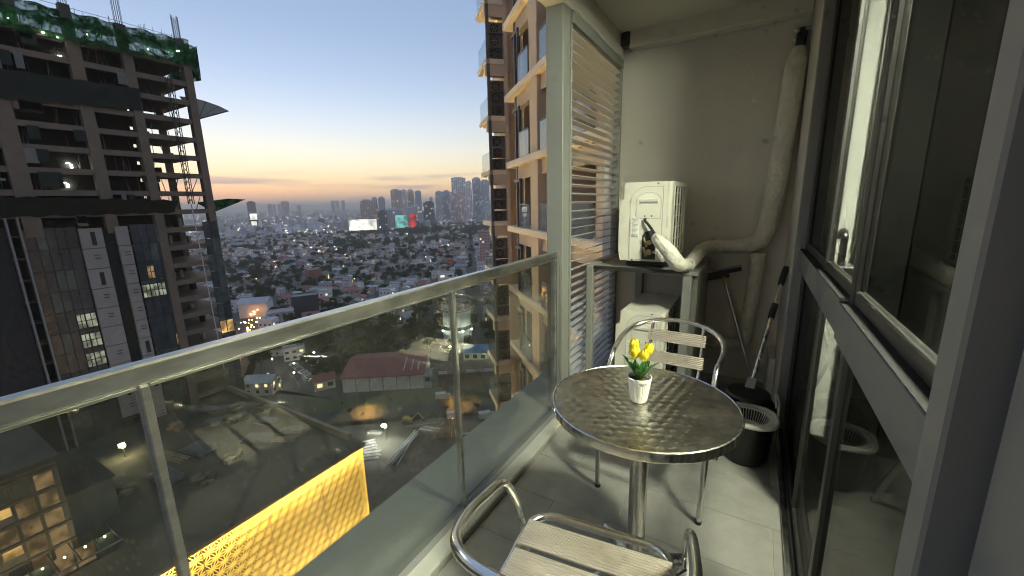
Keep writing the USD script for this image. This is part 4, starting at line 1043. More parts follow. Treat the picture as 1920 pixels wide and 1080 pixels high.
for i, z in enumerate(FL):
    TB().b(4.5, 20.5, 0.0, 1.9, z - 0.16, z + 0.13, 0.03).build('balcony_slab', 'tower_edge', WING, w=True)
    for u0, u1 in ((16.96, 19.34), (13.61, 15.99), (10.91, 13.04), (7.81, 10.09)):
        TB().b(u0, u1, 0.28, 0.55, z - 0.72, z - 0.17, 0.01).build('edge_beam', 'tower_paint', WING, w=True)
    # end niche: frame, floor and three condensers
    TB().b(25.1, 27.6, 0.15, 1.44, z - 0.14, z + 0.16, 0.02).build('corner_slab', 'tower_edge', WING, w=True)
    TB().b(25.12, 25.5, 0.15, 1.44, z - 0.75, z - 0.15).build('niche_beam', 'tower_paint', WING, w=True)
    TB().b(25.16, 27.4, 0.20, 0.225, z + 0.2, z + 1.2).build('corner_rail_glass', 'tower_glass', WING, w=True)
    TB().b(25.13, 25.2, 0.42, 1.24, z + 0.75, z + 0.8).b(25.13, 25.2, 0.42, 1.24, z + 1.5, z + 1.55).build('niche_rack', 'tower_frame', WING, w=True)
    if -17 < z < 10:
        for q in range(3):
            put_unit(tp(25.35, 0.84 + 0.05 * rnd.random(), z + 0.17 + 0.66 * q + (0.05 if q else 0)), math.atan2(UX[1], UX[0]) - PI / 2, GN, '%s condenser of three in the %s corner niche of the wing from top' % (('lowest', 'middle', 'upper')[q], ORD[12 - i]))
    # glass rails
    for u0, u1 in ((16.97, 18.3), (13.62, 15.5), (10.92, 12.6)):
        TB().b(u0, u1, 0.06, 0.085, z + 0.15, z + 1.16).build('rail_glass', 'tower_glass', WING, w=True)
        TB().b(u0, u1, 0.045, 0.10, z + 1.16, z + 1.21).build('rail_cap', 'tower_frame', WING, w=True)
    for u in (18.35, 18.8):
        TB().b(u, u + 0.09, 0.06, 0.15, z + 0.14, z + 2.34).build('screen_post', 'tower_frame', WING, w=True)
    TB().b(18.35, 19.3, 0.06, 0.14, z + 2.2, z + 2.32).build('screen_head', 'tower_frame', WING, w=True)
    # wall openings behind
    for u0, u1, zt in ((17.2, 18.5, 2.3), (13.7, 15.9, 2.35), (10.95, 13.0, 2.6), (7.9, 10.0, 2.6)):
        p = TB().b(u0, u1, 1.85, 1.899, z + 0.14, z + zt).build('glazed_door', 'tower_window', WING, w=True)
        TB().b((u0 + u1) / 2 - 0.04, (u0 + u1) / 2 + 0.04, 1.82, 1.849, z + 0.14, z + zt).b(u0, u1, 1.82, 1.8489, z + zt - 0.09, z + zt).build('frame', 'tower_frame', p, w=True)
    m = TB()
    for k in range(9):
        m.b(18.9, 19.3, 1.0, 1.06, z + 0.9 + 0.16 * k, z + 1.0 + 0.16 * k)
    m.build('niche_louvre', 'tower_louvre', WING, w=True)
    TB().b(17.05, 18.5, 0.9, 1.3, z + 1.32, z + 1.38).build('unit_shelf', 'tower_frame', WING, w=True)
    if -14 < z < 10:
        put_unit(tp(17.6, 0.95, z + 1.39), math.atan2(DX[1], DX[0]) - PI / 2, GB, 'condenser on a shelf in the %s open balcony of the wing from top' % ORD[12 - i])
        if i % 2:
            put_unit(tp(14.4, 1.0, z + 0.14), math.atan2(DX[1], DX[0]) - PI / 2, 'condensers on the floor of the wing balconies', 'condenser on the balcony floor beside our post, %s wing level from top' % ORD[12 - i])

# ---- our own tower behind and below us, so that the balcony belongs to something
PM('own_wall', (0.36, 0.33, 0.28), 0.8, var=0.06, vs=0.5)
t = thing('own_tower', 'the tower that carries our balcony', None, kind='structure')
MB().box(-0.93, 6.0, -9.0, 4.1, GZ, -0.36).build('storeys_below', 'own_wall', t)
MB().box(4.31, 9.0, -9.0, 7.0, GZ, 30).build('rear_storeys', 'own_wall', t)
MB().box(-1.14, 9.0, -9.0, 4.1, 2.86, 25).build('storeys_above', 'own_wall', t)
MB().box(-1.40, -1.2, -1.2, 4.15, 2.855, 3.2).build('upper_slab_edge', 'own_wall', t)
MB().box(0.52, 4.3, 3.64, 4.09, -0.35, 2.85).build('next_wall', 'own_wall', t)

# ================================================================ the city below
PM('earth', (0.075, 0.07, 0.055), 0.95, var=0.4, vs=0.02, tint=(0.09, 0.085, 0.075), tw=0.8, detail=8)
PM('site_soil', (0.06, 0.052, 0.04), 0.95, var=0.45, vs=0.12, tint=(0.10, 0.085, 0.065), tw=0.8, detail=8)
PM('rough_grass', (0.05, 0.066, 0.024), 0.95, var=0.4, vs=0.25, tint=(0.085, 0.09, 0.04), tw=0.9, detail=8)
PM('asphalt', (0.05, 0.05, 0.05), 0.85, var=0.25, vs=0.2)
PM('path_dust', (0.085, 0.082, 0.072), 0.9, var=0.25, vs=0.15, detail=8)
PM('roof_red', (0.24, 0.065, 0.055), 0.7, var=0.18, vs=0.15, tint=(0.26, 0.08, 0.07), tw=0.9)
PM('wall_white', (0.56, 0.54, 0.50), 0.85, var=0.12, vs=0.3)
PM('wall_mixed', (0.42, 0.41, 0.40), 0.85, var=0.12, vs=0.2, spread=0.5)
PM('wall_cream', (0.52, 0.45, 0.36), 0.85, var=0.1, vs=0.2, spread=0.3)
PM('wall_pink', (0.45, 0.28, 0.24), 0.85, var=0.1, vs=0.2)
PM('roof_grey', (0.24, 0.245, 0.255), 0.6, var=0.2, vs=0.2, spread=0.6)
PM('roof_rust', (0.19, 0.11, 0.08), 0.8, var=0.35, vs=0.3, spread=0.4)
PM('roof_maroon', (0.22, 0.075, 0.06), 0.75, var=0.25, vs=0.3, spread=0.35)
PM('roof_blue', (0.11, 0.15, 0.21), 0.6, var=0.2, vs=0.2, spread=0.3)
PM('roof_white', (0.42, 0.43, 0.45), 0.6, var=0.12, vs=0.2, spread=0.25)
PM('roof_tealblue', (0.07, 0.16, 0.30), 0.6, var=0.2, vs=0.2)
PM('brick_red', (0.20, 0.085, 0.06), 0.85, var=0.2, vs=0.3)
PM('orange_wall', (0.40, 0.14, 0.07), 0.8, var=0.12, vs=0.3)
PM('yellow_wall', (0.46, 0.33, 0.13), 0.8, var=0.1, vs=0.3)
PM('black_wall', (0.025, 0.026, 0.03), 0.8, var=0.2, vs=0.2)
PM('tower_grey', (0.538, 0.561, 0.606), 0.7, var=0.1, vs=0.02)
PM('tower_brown', (0.605, 0.479, 0.403), 0.75, var=0.1, vs=0.02)
PM('tower_pinkish', (0.795, 0.596, 0.572), 0.75, var=0.1, vs=0.02)
PM('tower_pale', (0.788, 0.788, 0.788), 0.7, var=0.1, vs=0.02)
PM('tower_dark', (0.05, 0.055, 0.065), 0.4, var=0.2, vs=0.02)
PM('tower_blue', (0.412, 0.490, 0.592), 0.5, var=0.15, vs=0.02)
PM('window_dark', (0.03, 0.034, 0.04), 0.2, spec=0.8)
PM('far_window', (0.13, 0.145, 0.165), 0.3, spec=0.6)
PM('far_blocks', (0.400, 0.400, 0.420), 0.85, var=0.25, vs=0.02, spread=0.7)
PM('bark', (0.05, 0.038, 0.028), 0.95)
PM('car_paint', (0.3, 0.3, 0.3), 0.3, spread=0.8)
PM('machine_yellow', (0.42, 0.30, 0.05), 0.6)
PM('cliff', (0.14, 0.095, 0.065), 0.95, var=0.5, vs=0.5, stretch=(1, 1, 0.12), tw=0.9, detail=6)
PM('panel_pale', (0.45, 0.47, 0.44), 0.8, var=0.15, vs=0.4)
EM('screen_white', (1.0, 1.0, 0.90), 0.085, pattern=0.03)
EM('screen_cyan', (0.25, 0.72, 0.66), 0.045, pattern=0.07)
EM('screen_red', (0.9, 0.07, 0.07), 0.034, pattern=0.06)
EM('pin_white', (1.0, 0.97, 0.88), 0.8)
EM('pin_warm', (1.0, 0.66, 0.3), 1.1)
EM('pin_cool', (0.8, 0.95, 1.0), 1.1)
EM('sodium', (1.0, 0.50, 0.12), 900.0)
EM('flood_white', (0.9, 1.0, 1.0), 60.0)
EM('green_lamp', (0.8, 1.0, 0.6), 110.0)
EM('panel_lamp', (0.85, 1.0, 0.92), 26.0)
EM('pin_orange', (1.0, 0.42, 0.10), 1.4)
EM('yard_lamp', (1.0, 0.97, 0.85), 16.0)
EM('tail_red', (1.0, 0.08, 0.05), 1.0)
def rnd_window(name, share, strength, col):
    M[name] = usdkit.material(stage, f'/World/Looks/{name}', {'o': ('object_info', {}), 'w': ('math', {'math_type': 'less_than', 'value2': share}), 'm': ('math', {'math_type': 'multiply', 'value2': strength}),
        'p': ('principled_bsdf', {'base_color': (0.03, 0.033, 0.04), 'roughness': 0.25, 'emission_color': col})}, [('o.random', 'w.value1'), ('w.value', 'm.value1'), ('m.value', 'p.emission_strength')], surface='p.BSDF')
rnd_window('house_window', 0.10, 0.09, (1.0, 0.8, 0.5))
rnd_window('tower_window_row', 0.22, 0.05, (1.0, 0.85, 0.6))
for nm, c1, c2 in (('foliage', (0.035, 0.055, 0.016), (0.085, 0.115, 0.036)), ('foliage_dark', (0.022, 0.036, 0.014), (0.055, 0.075, 0.028))):
    M[nm] = usdkit.material(stage, f'/World/Looks/{nm}', {'g': ('geometry', {}), 'o': ('object_info', {}), 'a': ('math', {'math_type': 'multiply_add', 'value2': 0.5}), 'h': ('math', {'math_type': 'multiply', 'value2': 0.5}),
        'r': ('rgb_ramp', {'ramp': [(0.0, c1), (1.0, c2)]}), 'd': ('diffuse_bsdf', {}), 't': ('translucent_bsdf', {}), 'm': ('mix_closure', {'fac': 0.3})},
        [('g.random_per_island', 'a.value1'), ('o.random', 'h.value1'), ('h.value', 'a.value3'), ('a.value', 'r.fac'), ('r.color', 'd.color'), ('r.color', 't.color'), ('d.BSDF', 'm.closure1'), ('t.BSDF', 'm.closure2')], surface='m.closure')

# ---- ground
def sheet(name, label, mat, poly, z):
    P = np.array(poly, float); c = P.mean(0)
    if np.cross(P[1] - P[0], P[2] - P[1]) < 0: P = P[::-1]
    t = thing(name, label, None, (c[0], c[1], z), kind='structure')
    n = len(P); v = np.c_[P - c, np.zeros(n)]
    MB().raw(v, [(0, k, k + 1) for k in range(1, n - 1)]).build('surface', mat, t)
sheet('ground', 'earth and built-up land of the whole city plain', 'earth', [(24000 * math.cos(a), 24000 * math.sin(a)) for a in np.linspace(0, 2 * PI, 48, endpoint=False)], GZ)
sheet('building_site_ground', 'bare churned soil of the building site', 'site_soil', [(-126, 78), (-60, 40), (-30, 120), (-62, 152), (-118, 112)], GZ + 0.03)
sheet('grass_strip', 'rough grass in front of the red roofed warehouse', 'rough_grass', [(-178, 84), (-160, 100), (-121, 130), (-100, 145), (-93, 136), (-139, 99), (-150, 84)], GZ + 0.04)
sheet('site_road', 'asphalt road crossing the building site', 'asphalt', [(-155, 83), (-143, 97), (-88, 138), (-55, 160), (-51, 152), (-84, 129), (-134, 92), (-146, 78)], GZ + 0.06)
sheet('dusty_track', 'pale dusty track curving to the left of the warehouse', 'path_dust', [(-152, 103), (-160, 111), (-176, 112), (-200, 101), (-212, 94), (-205, 88), (-186, 96), (-168, 100), (-158, 97)], GZ + 0.05)
sheet('side_street', 'asphalt street running along the podium end', 'asphalt', [(-330, 175), (-322, 166), (-190, 78), (-140, 50), (-146, 42), (-198, 68), (-340, 160)], GZ + 0.055)

r6 = random.Random(11)
SY = math.atan2(37, 50)      # direction of the streets
SU = np.array([math.cos(SY), math.sin(SY)]); SV = np.array([-SU[1], SU[0]])

# ---- trees
def leaf_cloud(blobs, n, s0, s1, rg):
    V, F = [], []
    tot = sum(b[3] ** 2 for b in blobs)
    for bx, by, bz, br in blobs:
        for _ in range(int(n * br * br / tot)):
            d = rg.normal(size=3); d /= np.linalg.norm(d); d[2] = d[2] * 0.8 + 0.1
            p = np.array((bx, by, bz)) + d * br * (0.55 + 0.5 * rg.random())
            nn = d + rg.normal(size=3) * 0.55; nn /= np.linalg.norm(nn)
            a = np.cross(nn, rg.normal(size=3)); a /= np.linalg.norm(a); b = np.cross(nn, a)
            s = s0 + (s1 - s0) * rg.random(); k = len(V)
            V += [p - a * s, p - b * s * 0.6 + nn * s * 0.15, p + a * s, p + b * s * 0.6 - nn * s * 0.1]
            F += [(k, k + 1, k + 2), (k, k + 2, k + 3)]
    return V, F
def tree_proto(path, kind, seed):
    rg = np.random.default_rng(seed)
    UsdGeom.Xform.Define(stage, path)
    if kind == 'palm':
        MB().tube(spline([(0, 0, 0), (0.15, 0, 3), (0.1, 0.1, 6), (0.2, 0.1, 8.5)], 3), 0.16, 6).build('trunk', 'bark', path)
        m = MB()
        for k in range(16):
            a = k * 2.4; el = 0.9 * rg.random() - 0.1; L = 2.6; prev = None
            for u in np.linspace(0, 1, 5):
                c = np.array((0.2 + math.cos(a) * L * u, 0.1 + math.sin(a) * L * u, 8.5 + L * (el * u - 1.0 * u * u)))
                w = 0.45 * math.sin(PI * (0.15 + 0.8 * u)); s = np.array((-math.sin(a), math.cos(a), 0)) * w
                if prev is not None: m.quad(prev[0], prev[1], c + s, c - s)
                prev = (c - s, c + s)
        m.build('crown', 'foliage', path); return
    H, R, nb = {'round': (8.5, 3.4, 11), 'spread': (9.5, 5.2, 15), 'tall': (12.5, 3.0, 13), 'bush': (4.2, 2.6, 8)}[kind]
    blobs = []
    for k in range(nb):
        a = rg.random() * 2 * PI; q = math.sqrt(rg.random()) * R * 0.72; h = H * (0.42 + 0.5 * rg.random()) if kind != 'spread' else H * (0.58 + 0.3 * rg.random())
        blobs.append((q * math.cos(a), q * math.sin(a), h * (1 - 0.12 * q / R), R * (0.3 + 0.22 * rg.random())))
    m = MB().tube([(0, 0, -0.2), (0.1, 0, H * 0.25), (0.05, 0.1, H * 0.6)], [0.32, 0.24, 0.12], 6)
    for b in blobs[:5]:
        m.tube([(0.08, 0.03, H * 0.3), (b[0] * 0.6, b[1] * 0.6, b[2] * 0.8), b[:3]], [0.14, 0.09, 0.04], 5)
    m.build('trunk', 'bark', path)
    V, F = leaf_cloud(blobs, {'bush': 420}.get(kind, 800), 0.22, 0.62, rg)
    MB().raw(V, F).build('crown', 'foliage_dark' if kind in ('tall', 'spread') else 'foliage', path)
stage.CreateClassPrim('/World/tree_kinds')
TK = {}
for q, (kd, sd) in enumerate([('round', 1), ('round', 2), ('spread', 3), ('spread', 4), ('tall', 5), ('bush', 6), ('palm', 7)]):
    p = f'/World/tree_kinds/{kd}_{q}'; tree_proto(p, kd, sd); TK.setdefault(kd, []).append(p)
TLAB = {'round': 'round-crowned dark tree among the houses of the neighbourhood', 'spread': 'broad spreading dark tree among the houses of the neighbourhood', 'tall': 'tall dark tree rising above the roofs of the neighbourhood', 'bush': 'low bushy growth between the houses of the neighbourhood', 'palm': 'slim palm tree among the houses of the neighbourhood'}
TGRP = {'round': 'round trees in the neighbourhood', 'spread': 'spreading trees in the neighbourhood', 'tall': 'tall trees in the neighbourhood', 'bush': 'bushes in the neighbourhood', 'palm': 'palms in the neighbourhood'}
def tree(kd, x, y, s=1.0, label=None, group=None, z=GZ):
    nm = {'palm': 'palm_tree', 'bush': 'shrub'}.get(kd, 'tree'); cat = {'palm': 'palm', 'bush': 'shrub'}.get(kd, 'tree')
    return copy_of(TK[kd][r6.randrange(len(TK[kd]))], nm, label or TLAB[kd], cat, (x, y, z), r6.random() * 6.28, group or TGRP[kd], (s, s, s * (0.85 + 0.3 * r6.random())))

# ---- houses
def house_proto(path, kind):
    UsdGeom.Xform.Define(stage, path)
    def wins(xs, ys, zs, w=0.55, h=0.6):
        for z in zs:
            for x, y, ax in [(x, None, 0) for x in xs] + [(None, y, 1) for y in ys]:
                if ax == 0:
                    for s in (-1, 1): MB().box(x - w, x + w, s * (D / 2 + 0.0), s * (D / 2 + 0.06), z - h, z + h).build('window', 'house_window', path)
                else:
                    for s in (-1, 1): MB().box(s * (W / 2 + 0.0), s * (W / 2 + 0.06), y - w, y + w, z - h, z + h).build('window', 'house_window', path)
    def gable(W, D, h, rise, ov, mat, nm='roof'):
        W2, D2 = W / 2 + ov, D / 2 + ov; th = 0.18
        v = [(-W2, -D2, h - ov * rise / D2), (W2, -D2, h - ov * rise / D2), (W2, 0, h + rise), (-W2, 0, h + rise), (W2, D2, h - ov * rise / D2), (-W2, D2, h - ov * rise / D2)]
        v = np.array(v); b = v - (0, 0, th)
        f = [(0, 1, 2), (0, 2, 3), (3, 2, 4), (3, 4, 5), (8, 7, 6), (9, 8, 6), (10, 8, 9), (11, 10, 9), (0, 6, 7), (0, 7, 1), (4, 10, 11), (4, 11, 5), (1, 7, 8), (1, 8, 2), (2, 8, 10), (2, 10, 4), (3, 9, 6), (3, 6, 0), (5, 11, 9), (5, 9, 3)]
        r = MB().raw(np.vstack([v, b]), f).build(nm, mat, path)
        return r
    def hip(W, D, h, rise, ov, mat):
        W2, D2 = W / 2 + ov, D / 2 + ov; k = max(0.3, W2 - D2)
        v = [(-W2, -D2, h), (W2, -D2, h), (W2, D2, h), (-W2, D2, h), (-k, 0, h + rise), (k, 0, h + rise)]
        MB().raw(v, [(0, 1, 5), (0, 5, 4), (1, 2, 5), (2, 3, 4), (2, 4, 5), (3, 0, 4), (0, 2, 1), (0, 3, 2)]).build('roof', mat, path)
    def flat(W, D, h, mat='roof_grey'):
        r = MB().box(-W / 2 - 0.15, W / 2 + 0.15, -D / 2 - 0.15, D / 2 + 0.15, h, h + 0.25).build('roof', mat, path)
        MB().box(-W / 2 - 0.1, W / 2 + 0.1, -D / 2 - 0.1, -D / 2 + 0.1, h + 0.251, h + 1.0).box(-W / 2 - 0.1, W / 2 + 0.1, D / 2 - 0.1, D / 2 + 0.1, h + 0.251, h + 1.0).box(-W / 2 - 0.1, -W / 2 + 0.1, -D / 2 + 0.11, D / 2 - 0.11, h + 0.251, h + 1.0).box(W / 2 - 0.1, W / 2 + 0.1, -D / 2 + 0.11, D / 2 - 0.11, h + 0.251, h + 1.0).build('parapet', 'wall_mixed', r)
        MB().cyl((W * 0.25, D * 0.2, h + 0.25), (W * 0.25, D * 0.2, h + 2.0), 0.7, 10).build('water_tank', 'roof_white', r)
    def body(W, D, h, mat): MB().box(-W / 2, W / 2, -D / 2, D / 2, -0.5, h).build('wall', mat, path)
    if kind == 'flat':
        W, D, h = 9, 8, 6.5; body(W, D, h, 'wall_mixed'); flat(W, D, h); wins((-2.6, 0.6, 2.8), (-2, 1.8), (1.8, 4.8))
    elif kind == 'rust':
        W, D, h = 10, 7.5, 4.4; body(W, D, h, 'wall_mixed'); gable(W, D, h, 1.8, 0.5, 'roof_rust'); wins((-3, 0, 3), (-1.6, 1.6), (2.0,))
    elif kind == 'greygable':
        W, D, h = 11, 8, 5.6; body(W, D, h, 'wall_cream'); gable(W, D, h, 1.6, 0.5, 'roof_grey'); wins((-3.5, 0, 3.5), (-1.8, 1.8), (1.7, 4.2))
    elif kind == 'hip':
        W, D, h = 11, 9, 5.8; body(W, D, h, 'wall_cream'); hip(W, D, h, 2.3, 0.6, 'roof_maroon'); wins((-3.5, 0, 3.5), (-2, 2), (1.7, 4.3))
    elif kind == 'tower':
        W, D, h = 7, 9, 10.5; body(W, D, h, 'wall_white'); flat(W, D, h, 'roof_white'); wins((-1.8, 1.8), (-2.8, 0, 2.8), (1.7, 4.9, 8.1))
    elif kind == 'shed':
        W, D, h = 9, 7, 3.6; body(W, D, h, 'wall_mixed'); MB().prism([(-4.1, 3.5), (4.1, 4.7), (4.1, 4.9), (-4.1, 3.7)], -5.2, 5.2, 'y').build('roof', 'roof_rust', path); wins((-2.5, 2), (0,), (1.7,))
    elif kind == 'white':
        W, D, h = 8, 7, 7.2; body(W, D, h, 'wall_white'); gable(W, D, h, 1.5, 0.4, 'roof_white'); wins((-2.2, 2.2), (-1.6, 1.6), (1.8, 5.2))
        MB().box(4.0, 8.5, -3.2, 3.2, -0.5, 3.8).build('annex', 'wall_white', path); MB().box(3.95, 8.8, -3.5, 3.5, 3.8, 4.0).build('annex_roof', 'roof_grey', path)
    elif kind == 'works':
        W, D, h = 16, 11, 5.0; body(W, D, h, 'wall_mixed'); gable(W, D, h, 1.9, 0.5, 'roof_blue'); wins((-5, -1.5, 2, 5.5), (-3, 3), (2.4,))
KINDS = {'flat': ('grey flat-roofed concrete house with a roof tank in the dense neighbourhood', 'flat-roofed houses'), 'rust': ('low house under a rusty gabled sheet roof in the dense neighbourhood', 'rusty gabled houses'),
         'greygable': ('cream house under a grey gabled roof in the dense neighbourhood', 'grey gabled houses'), 'hip': ('cream house under a maroon hipped roof in the dense neighbourhood', 'maroon hipped houses'),
         'tower': ('narrow white three-storey block in the dense neighbourhood', 'narrow white blocks'), 'shed': ('small shack under a sloping rusty roof in the dense neighbourhood', 'sloping-roofed shacks'),
         'white': ('white two-storey house with a low annex in the dense neighbourhood', 'white houses with an annex'), 'works': ('long workshop under a blue-grey roof in the dense neighbourhood', 'blue-grey workshops')}
stage.CreateClassPrim('/World/house_kinds')
for kd in KINDS: house_proto(f'/World/house_kinds/{kd}', kd)


def block(name, label, cat, x, y, w, d, h, yaw, wall, rows=0, cols=0, roof='flat', rmat='roof_grey', z=GZ, winmat='house_window', ww=0.5, side=True, crown=0):
    """a building of its own: walls, roof and each window"""
    t = thing(name, label, cat, (x, y, z), yaw)
    MB().box(-w / 2, w / 2, -d / 2, d / 2, -0.5, h).build('wall', wall, t)
    if roof == 'flat':
        MB().box(-w / 2 + 0.3, w / 2 - 0.3, -d / 2 + 0.3, d / 2 - 0.3, h + 0.002, h + 0.3).build('roof', rmat, t)
        MB().box(-w / 2, w / 2, -d / 2, -d / 2 + 0.3, h + 0.001, h + 0.9).box(-w / 2, w / 2, d / 2 - 0.3, d / 2, h + 0.001, h + 0.9).box(-w / 2, -w / 2 + 0.3, -d / 2 + 0.301, d / 2 - 0.301, h + 0.001, h + 0.9).box(w / 2 - 0.3, w / 2, -d / 2 + 0.301, d / 2 - 0.301, h + 0.001, h + 0.9).build('parapet', wall, t)
    else:
        W2, D2 = w / 2 + 0.6, d / 2 + 0.6; rise = 0.22 * d
        if roof == 'gabley': pass
        v = [(-W2, -D2, h), (W2, -D2, h), (W2, D2, h), (-W2, D2, h), (-W2, 0, h + rise), (W2, 0, h + rise)]
        MB().raw(v, [(0, 1, 5), (0, 5, 4), (1, 2, 5), (2, 3, 4), (2, 4, 5), (3, 0, 4), (0, 2, 1), (0, 3, 2)]).build('roof', rmat, t)
    if crown:
        MB().box(-w * 0.3, w * 0.25, -d * 0.3, d * 0.3, h + 0.31, h + crown).build('plant_room', wall, t)
    for j in range(rows):
        z0 = h * (j + 0.35) / rows; z1 = h * (j + 0.75) / rows
        for i in range(cols):
            xc = -w / 2 + w * (i + 0.5) / cols; q = w / cols * ww / 2
            MB().box(xc - q, xc + q, -d / 2 - 0.06, -d / 2 - 0.002, z0, z1).build('window', winmat, t)
            if side and i < max(1, int(cols * d / w)):
                nc = max(1, int(cols * d / w)); yc = -d / 2 + d * (i + 0.5) / nc; q = d / nc * ww / 2
                for s in (-1, 1): MB().box(s * (w / 2 + 0.002), s * (w / 2 + 0.06), yc - q, yc + q, z0, z1).build('window', winmat, t)
    return t


# named buildings of the near city
def facing(x, y): return math.atan2(y, x) - PI / 2      # front (-y side) towards us
NEAR = [('office_block', 'pink and white office block beside the edge of the apartment wing', 'building', -309, 449, 13.6, 14, 47.8, facing(-309, 449), 'wall_pink', 12, 4),
        ('apartment_block', 'pale cube-shaped block just above the handrail, left of the wing', 'building', -257, 305, 15, 12, 17.6, facing(-257, 305) + 0.05, 'wall_white', 4, 2),
        ('orange_house', 'slim orange-red house above the handrail near the wing', 'building', -345, 420, 7.5, 8, 12.4, facing(-345, 420), 'orange_wall', 3, 2),
        ('brick_block', 'windowless brick-red block in the middle of the houses', 'building', -421, 273, 14, 12, 15.6, facing(-421, 273) + 0.25, 'brick_red', 0, 0),
        ('black_block', 'black windowless block just above the handrail', 'building', -291, 179, 18, 14, 18.2, facing(-291, 179), 'black_wall', 0, 0),
        ('bakery', 'grey block with a rounded parapet in front of the black block', 'building', -290, 159, 17, 8, 10.8, facing(-295, 161), 'wall_mixed', 2, 4),
        ('white_house', 'pale green-white house with three dark windows left of the warehouse', 'building', -218, 124, 10.7, 7, 6.5, facing(-218, 124), 'wall_white', 2, 3)]
for a in NEAR: block(*a)
block('yellow_gable', 'small ochre gabled house at the right side of the brick-red block', 'house', -418, 285, 7, 9, 10, facing(-418, 285) - 0.2, 'yellow_wall', 1, 1, 'gable', 'roof_grey')
block('sheet_hall', 'hall with a pale blue-white sheet roof by the lit street', 'hall', -338, 167, 20, 16, 11, facing(-338, 167) - 0.3, 'wall_mixed', 0, 0, 'gable', 'roof_white')
block('low_hall', 'low rounded maroon-roofed hall in front of the black block', 'hall', -276, 173, 11, 8, 7, facing(-278, 174), 'wall_cream', 1, 3, 'gable', 'roof_maroon')
block('red_house', 'small maroon-roofed house left of the warehouse wall', 'house', -170, 109, 9, 9, 4.6, SY + 0.4, 'wall_cream', 1, 2, 'gable', 'roof_maroon')
block('blue_hall', 'low blue-roofed hall right of the red warehouse', 'hall', -121, 176, 26, 12, 5, SY - 0.2, 'wall_white', 1, 6, 'gable', 'roof_tealblue')
block('tan_house', 'tan-roofed house with white gable among trees right of the near post', 'house', -196, 228, 12, 10, 7, facing(-190, 230) + 0.5, 'wall_white', 2, 3, 'gable', 'roof_rust')
block('green_hall', 'green-grey roofed hall in the trees below the handrail', 'hall', -214, 203, 18, 12, 5, facing(-190, 200) + 0.7, 'wall_mixed', 1, 3, 'gable', 'roof_grey')

# the warehouse with its red roof
WY = math.atan2(21.0, 29.0)
t = thing('warehouse', 'large warehouse with a dull red roof and pale panelled wall', 'warehouse', (-149.5, 130.5, GZ), WY)
Wx, Wd = 36.5, 28.0
MB().box(-Wx / 2, Wx / 2, -Wd / 2, Wd / 2, -0.3, 7.0).build('wall', 'wall_white', t)
for k in range(6):
    a = -Wx / 2 + Wx * k / 6
    MB().rbox(a + 0.1, a + Wx / 6 - 0.1, -Wd / 2 - 0.08, -Wd / 2 - 0.001, 0.1, 6.5, 0.02).build('wall_panel', 'wall_white', t)
    MB().box(a - 0.09, a + 0.09, -Wd / 2 - 0.16, -Wd / 2 - 0.002, 0, 6.9).build('pilaster', 'steel_dark', t)
v = np.array([(-Wx / 2 - 0.8, -Wd / 2 - 0.8, 7.1), (Wx / 2 + 0.8, -Wd / 2 - 0.8, 7.1), (Wx / 2 + 0.8, 2, 10.2), (-Wx / 2 - 0.8, 2, 10.2), (Wx / 2 + 0.8, Wd / 2 + 0.8, 8.0), (-Wx / 2 - 0.8, Wd / 2 + 0.8, 8.0)])
b = v - (0, 0, 0.2)
MB().raw(np.vstack([v, b]), [(0, 1, 2), (0, 2, 3), (3, 2, 4), (3, 4, 5), (8, 7, 6), (9, 8, 6), (10, 8, 9), (11, 10, 9), (0, 6, 7), (0, 7, 1), (4, 10, 11), (4, 11, 5), (1, 7, 8), (1, 8, 2), (2, 8, 10), (2, 10, 4), (3, 9, 6), (3, 6, 0), (5, 11, 9), (5, 9, 3)]).build('roof', 'roof_red', t)
for k in range(24):
    x = -Wx / 2 + Wx * (k + 0.5) / 24
    MB().bar((x, -Wd / 2 - 0.8, 7.13), (x, 2, 10.23), 0.1, 0.09).build('roof_seam', 'roof_red', t)
for k, x in enumerate((9, 12.5, 15.5)):
    MB().bar((x, -Wd / 2 + 3, 7.95), (x, 1.2 - 2 * k, 9.9 - 0.4 * k), 0.5, 0.35).build('roof_light', 'roof_white', t)
MB().box(Wx / 2 + 0.01, Wx / 2 + 3.6, -Wd / 2, -Wd / 2 + 9, -0.3, 6.0).build('annex', 'wall_mixed', t)
MB().box(Wx / 2 + 0.9, Wx / 2 + 3.0, -Wd / 2 - 0.05, -Wd / 2 - 0.001, 3.2, 5.2).build('annex_opening', 'slot_dark', t)

# round billboard stand behind
t = thing('round_billboard', 'round frame carrying two curved pale panels, right of the near post', 'billboard', (-153, 189.5, GZ))
th0 = math.atan2(-189.5, 153)
for (z0, z1, rr, sp) in ((11.5, 20.5, 9.0, 1.15), (1.5, 9.5, 9.6, 1.1)):
    n = 10
    for k in range(n):
        a0 = th0 + sp * (2 * k / n - 1); a1 = th0 + sp * (2 * (k + 1) / n - 1) - 0.012
        pts = [(rr * math.cos(a0), rr * math.sin(a0)), (rr * math.cos(a1), rr * math.sin(a1)), ((rr - 0.25) * math.cos(a1), (rr - 0.25) * math.sin(a1)), ((rr - 0.25) * math.cos(a0), (rr - 0.25) * math.sin(a0))]
        MB().prism(pts, z0 + 0.15 * r6.random(), z1, 'z').build('panel', 'panel_pale', t)
for z in (1.0, 10.5, 21.5, 24.5):
    MB().tube([(9 * math.cos(a), 9 * math.sin(a), z) for a in np.linspace(0, 2 * PI, 36, endpoint=False)], 0.16, 6, closed=True).build('ring', 'steel', t)
for k in range(10):
    a = k * PI / 5 + 0.2
    MB().cyl((8.7 * math.cos(a), 8.7 * math.sin(a), 0), (8.7 * math.cos(a), 8.7 * math.sin(a), 24.5), 0.16, 6).build('post', 'steel_dark', t)
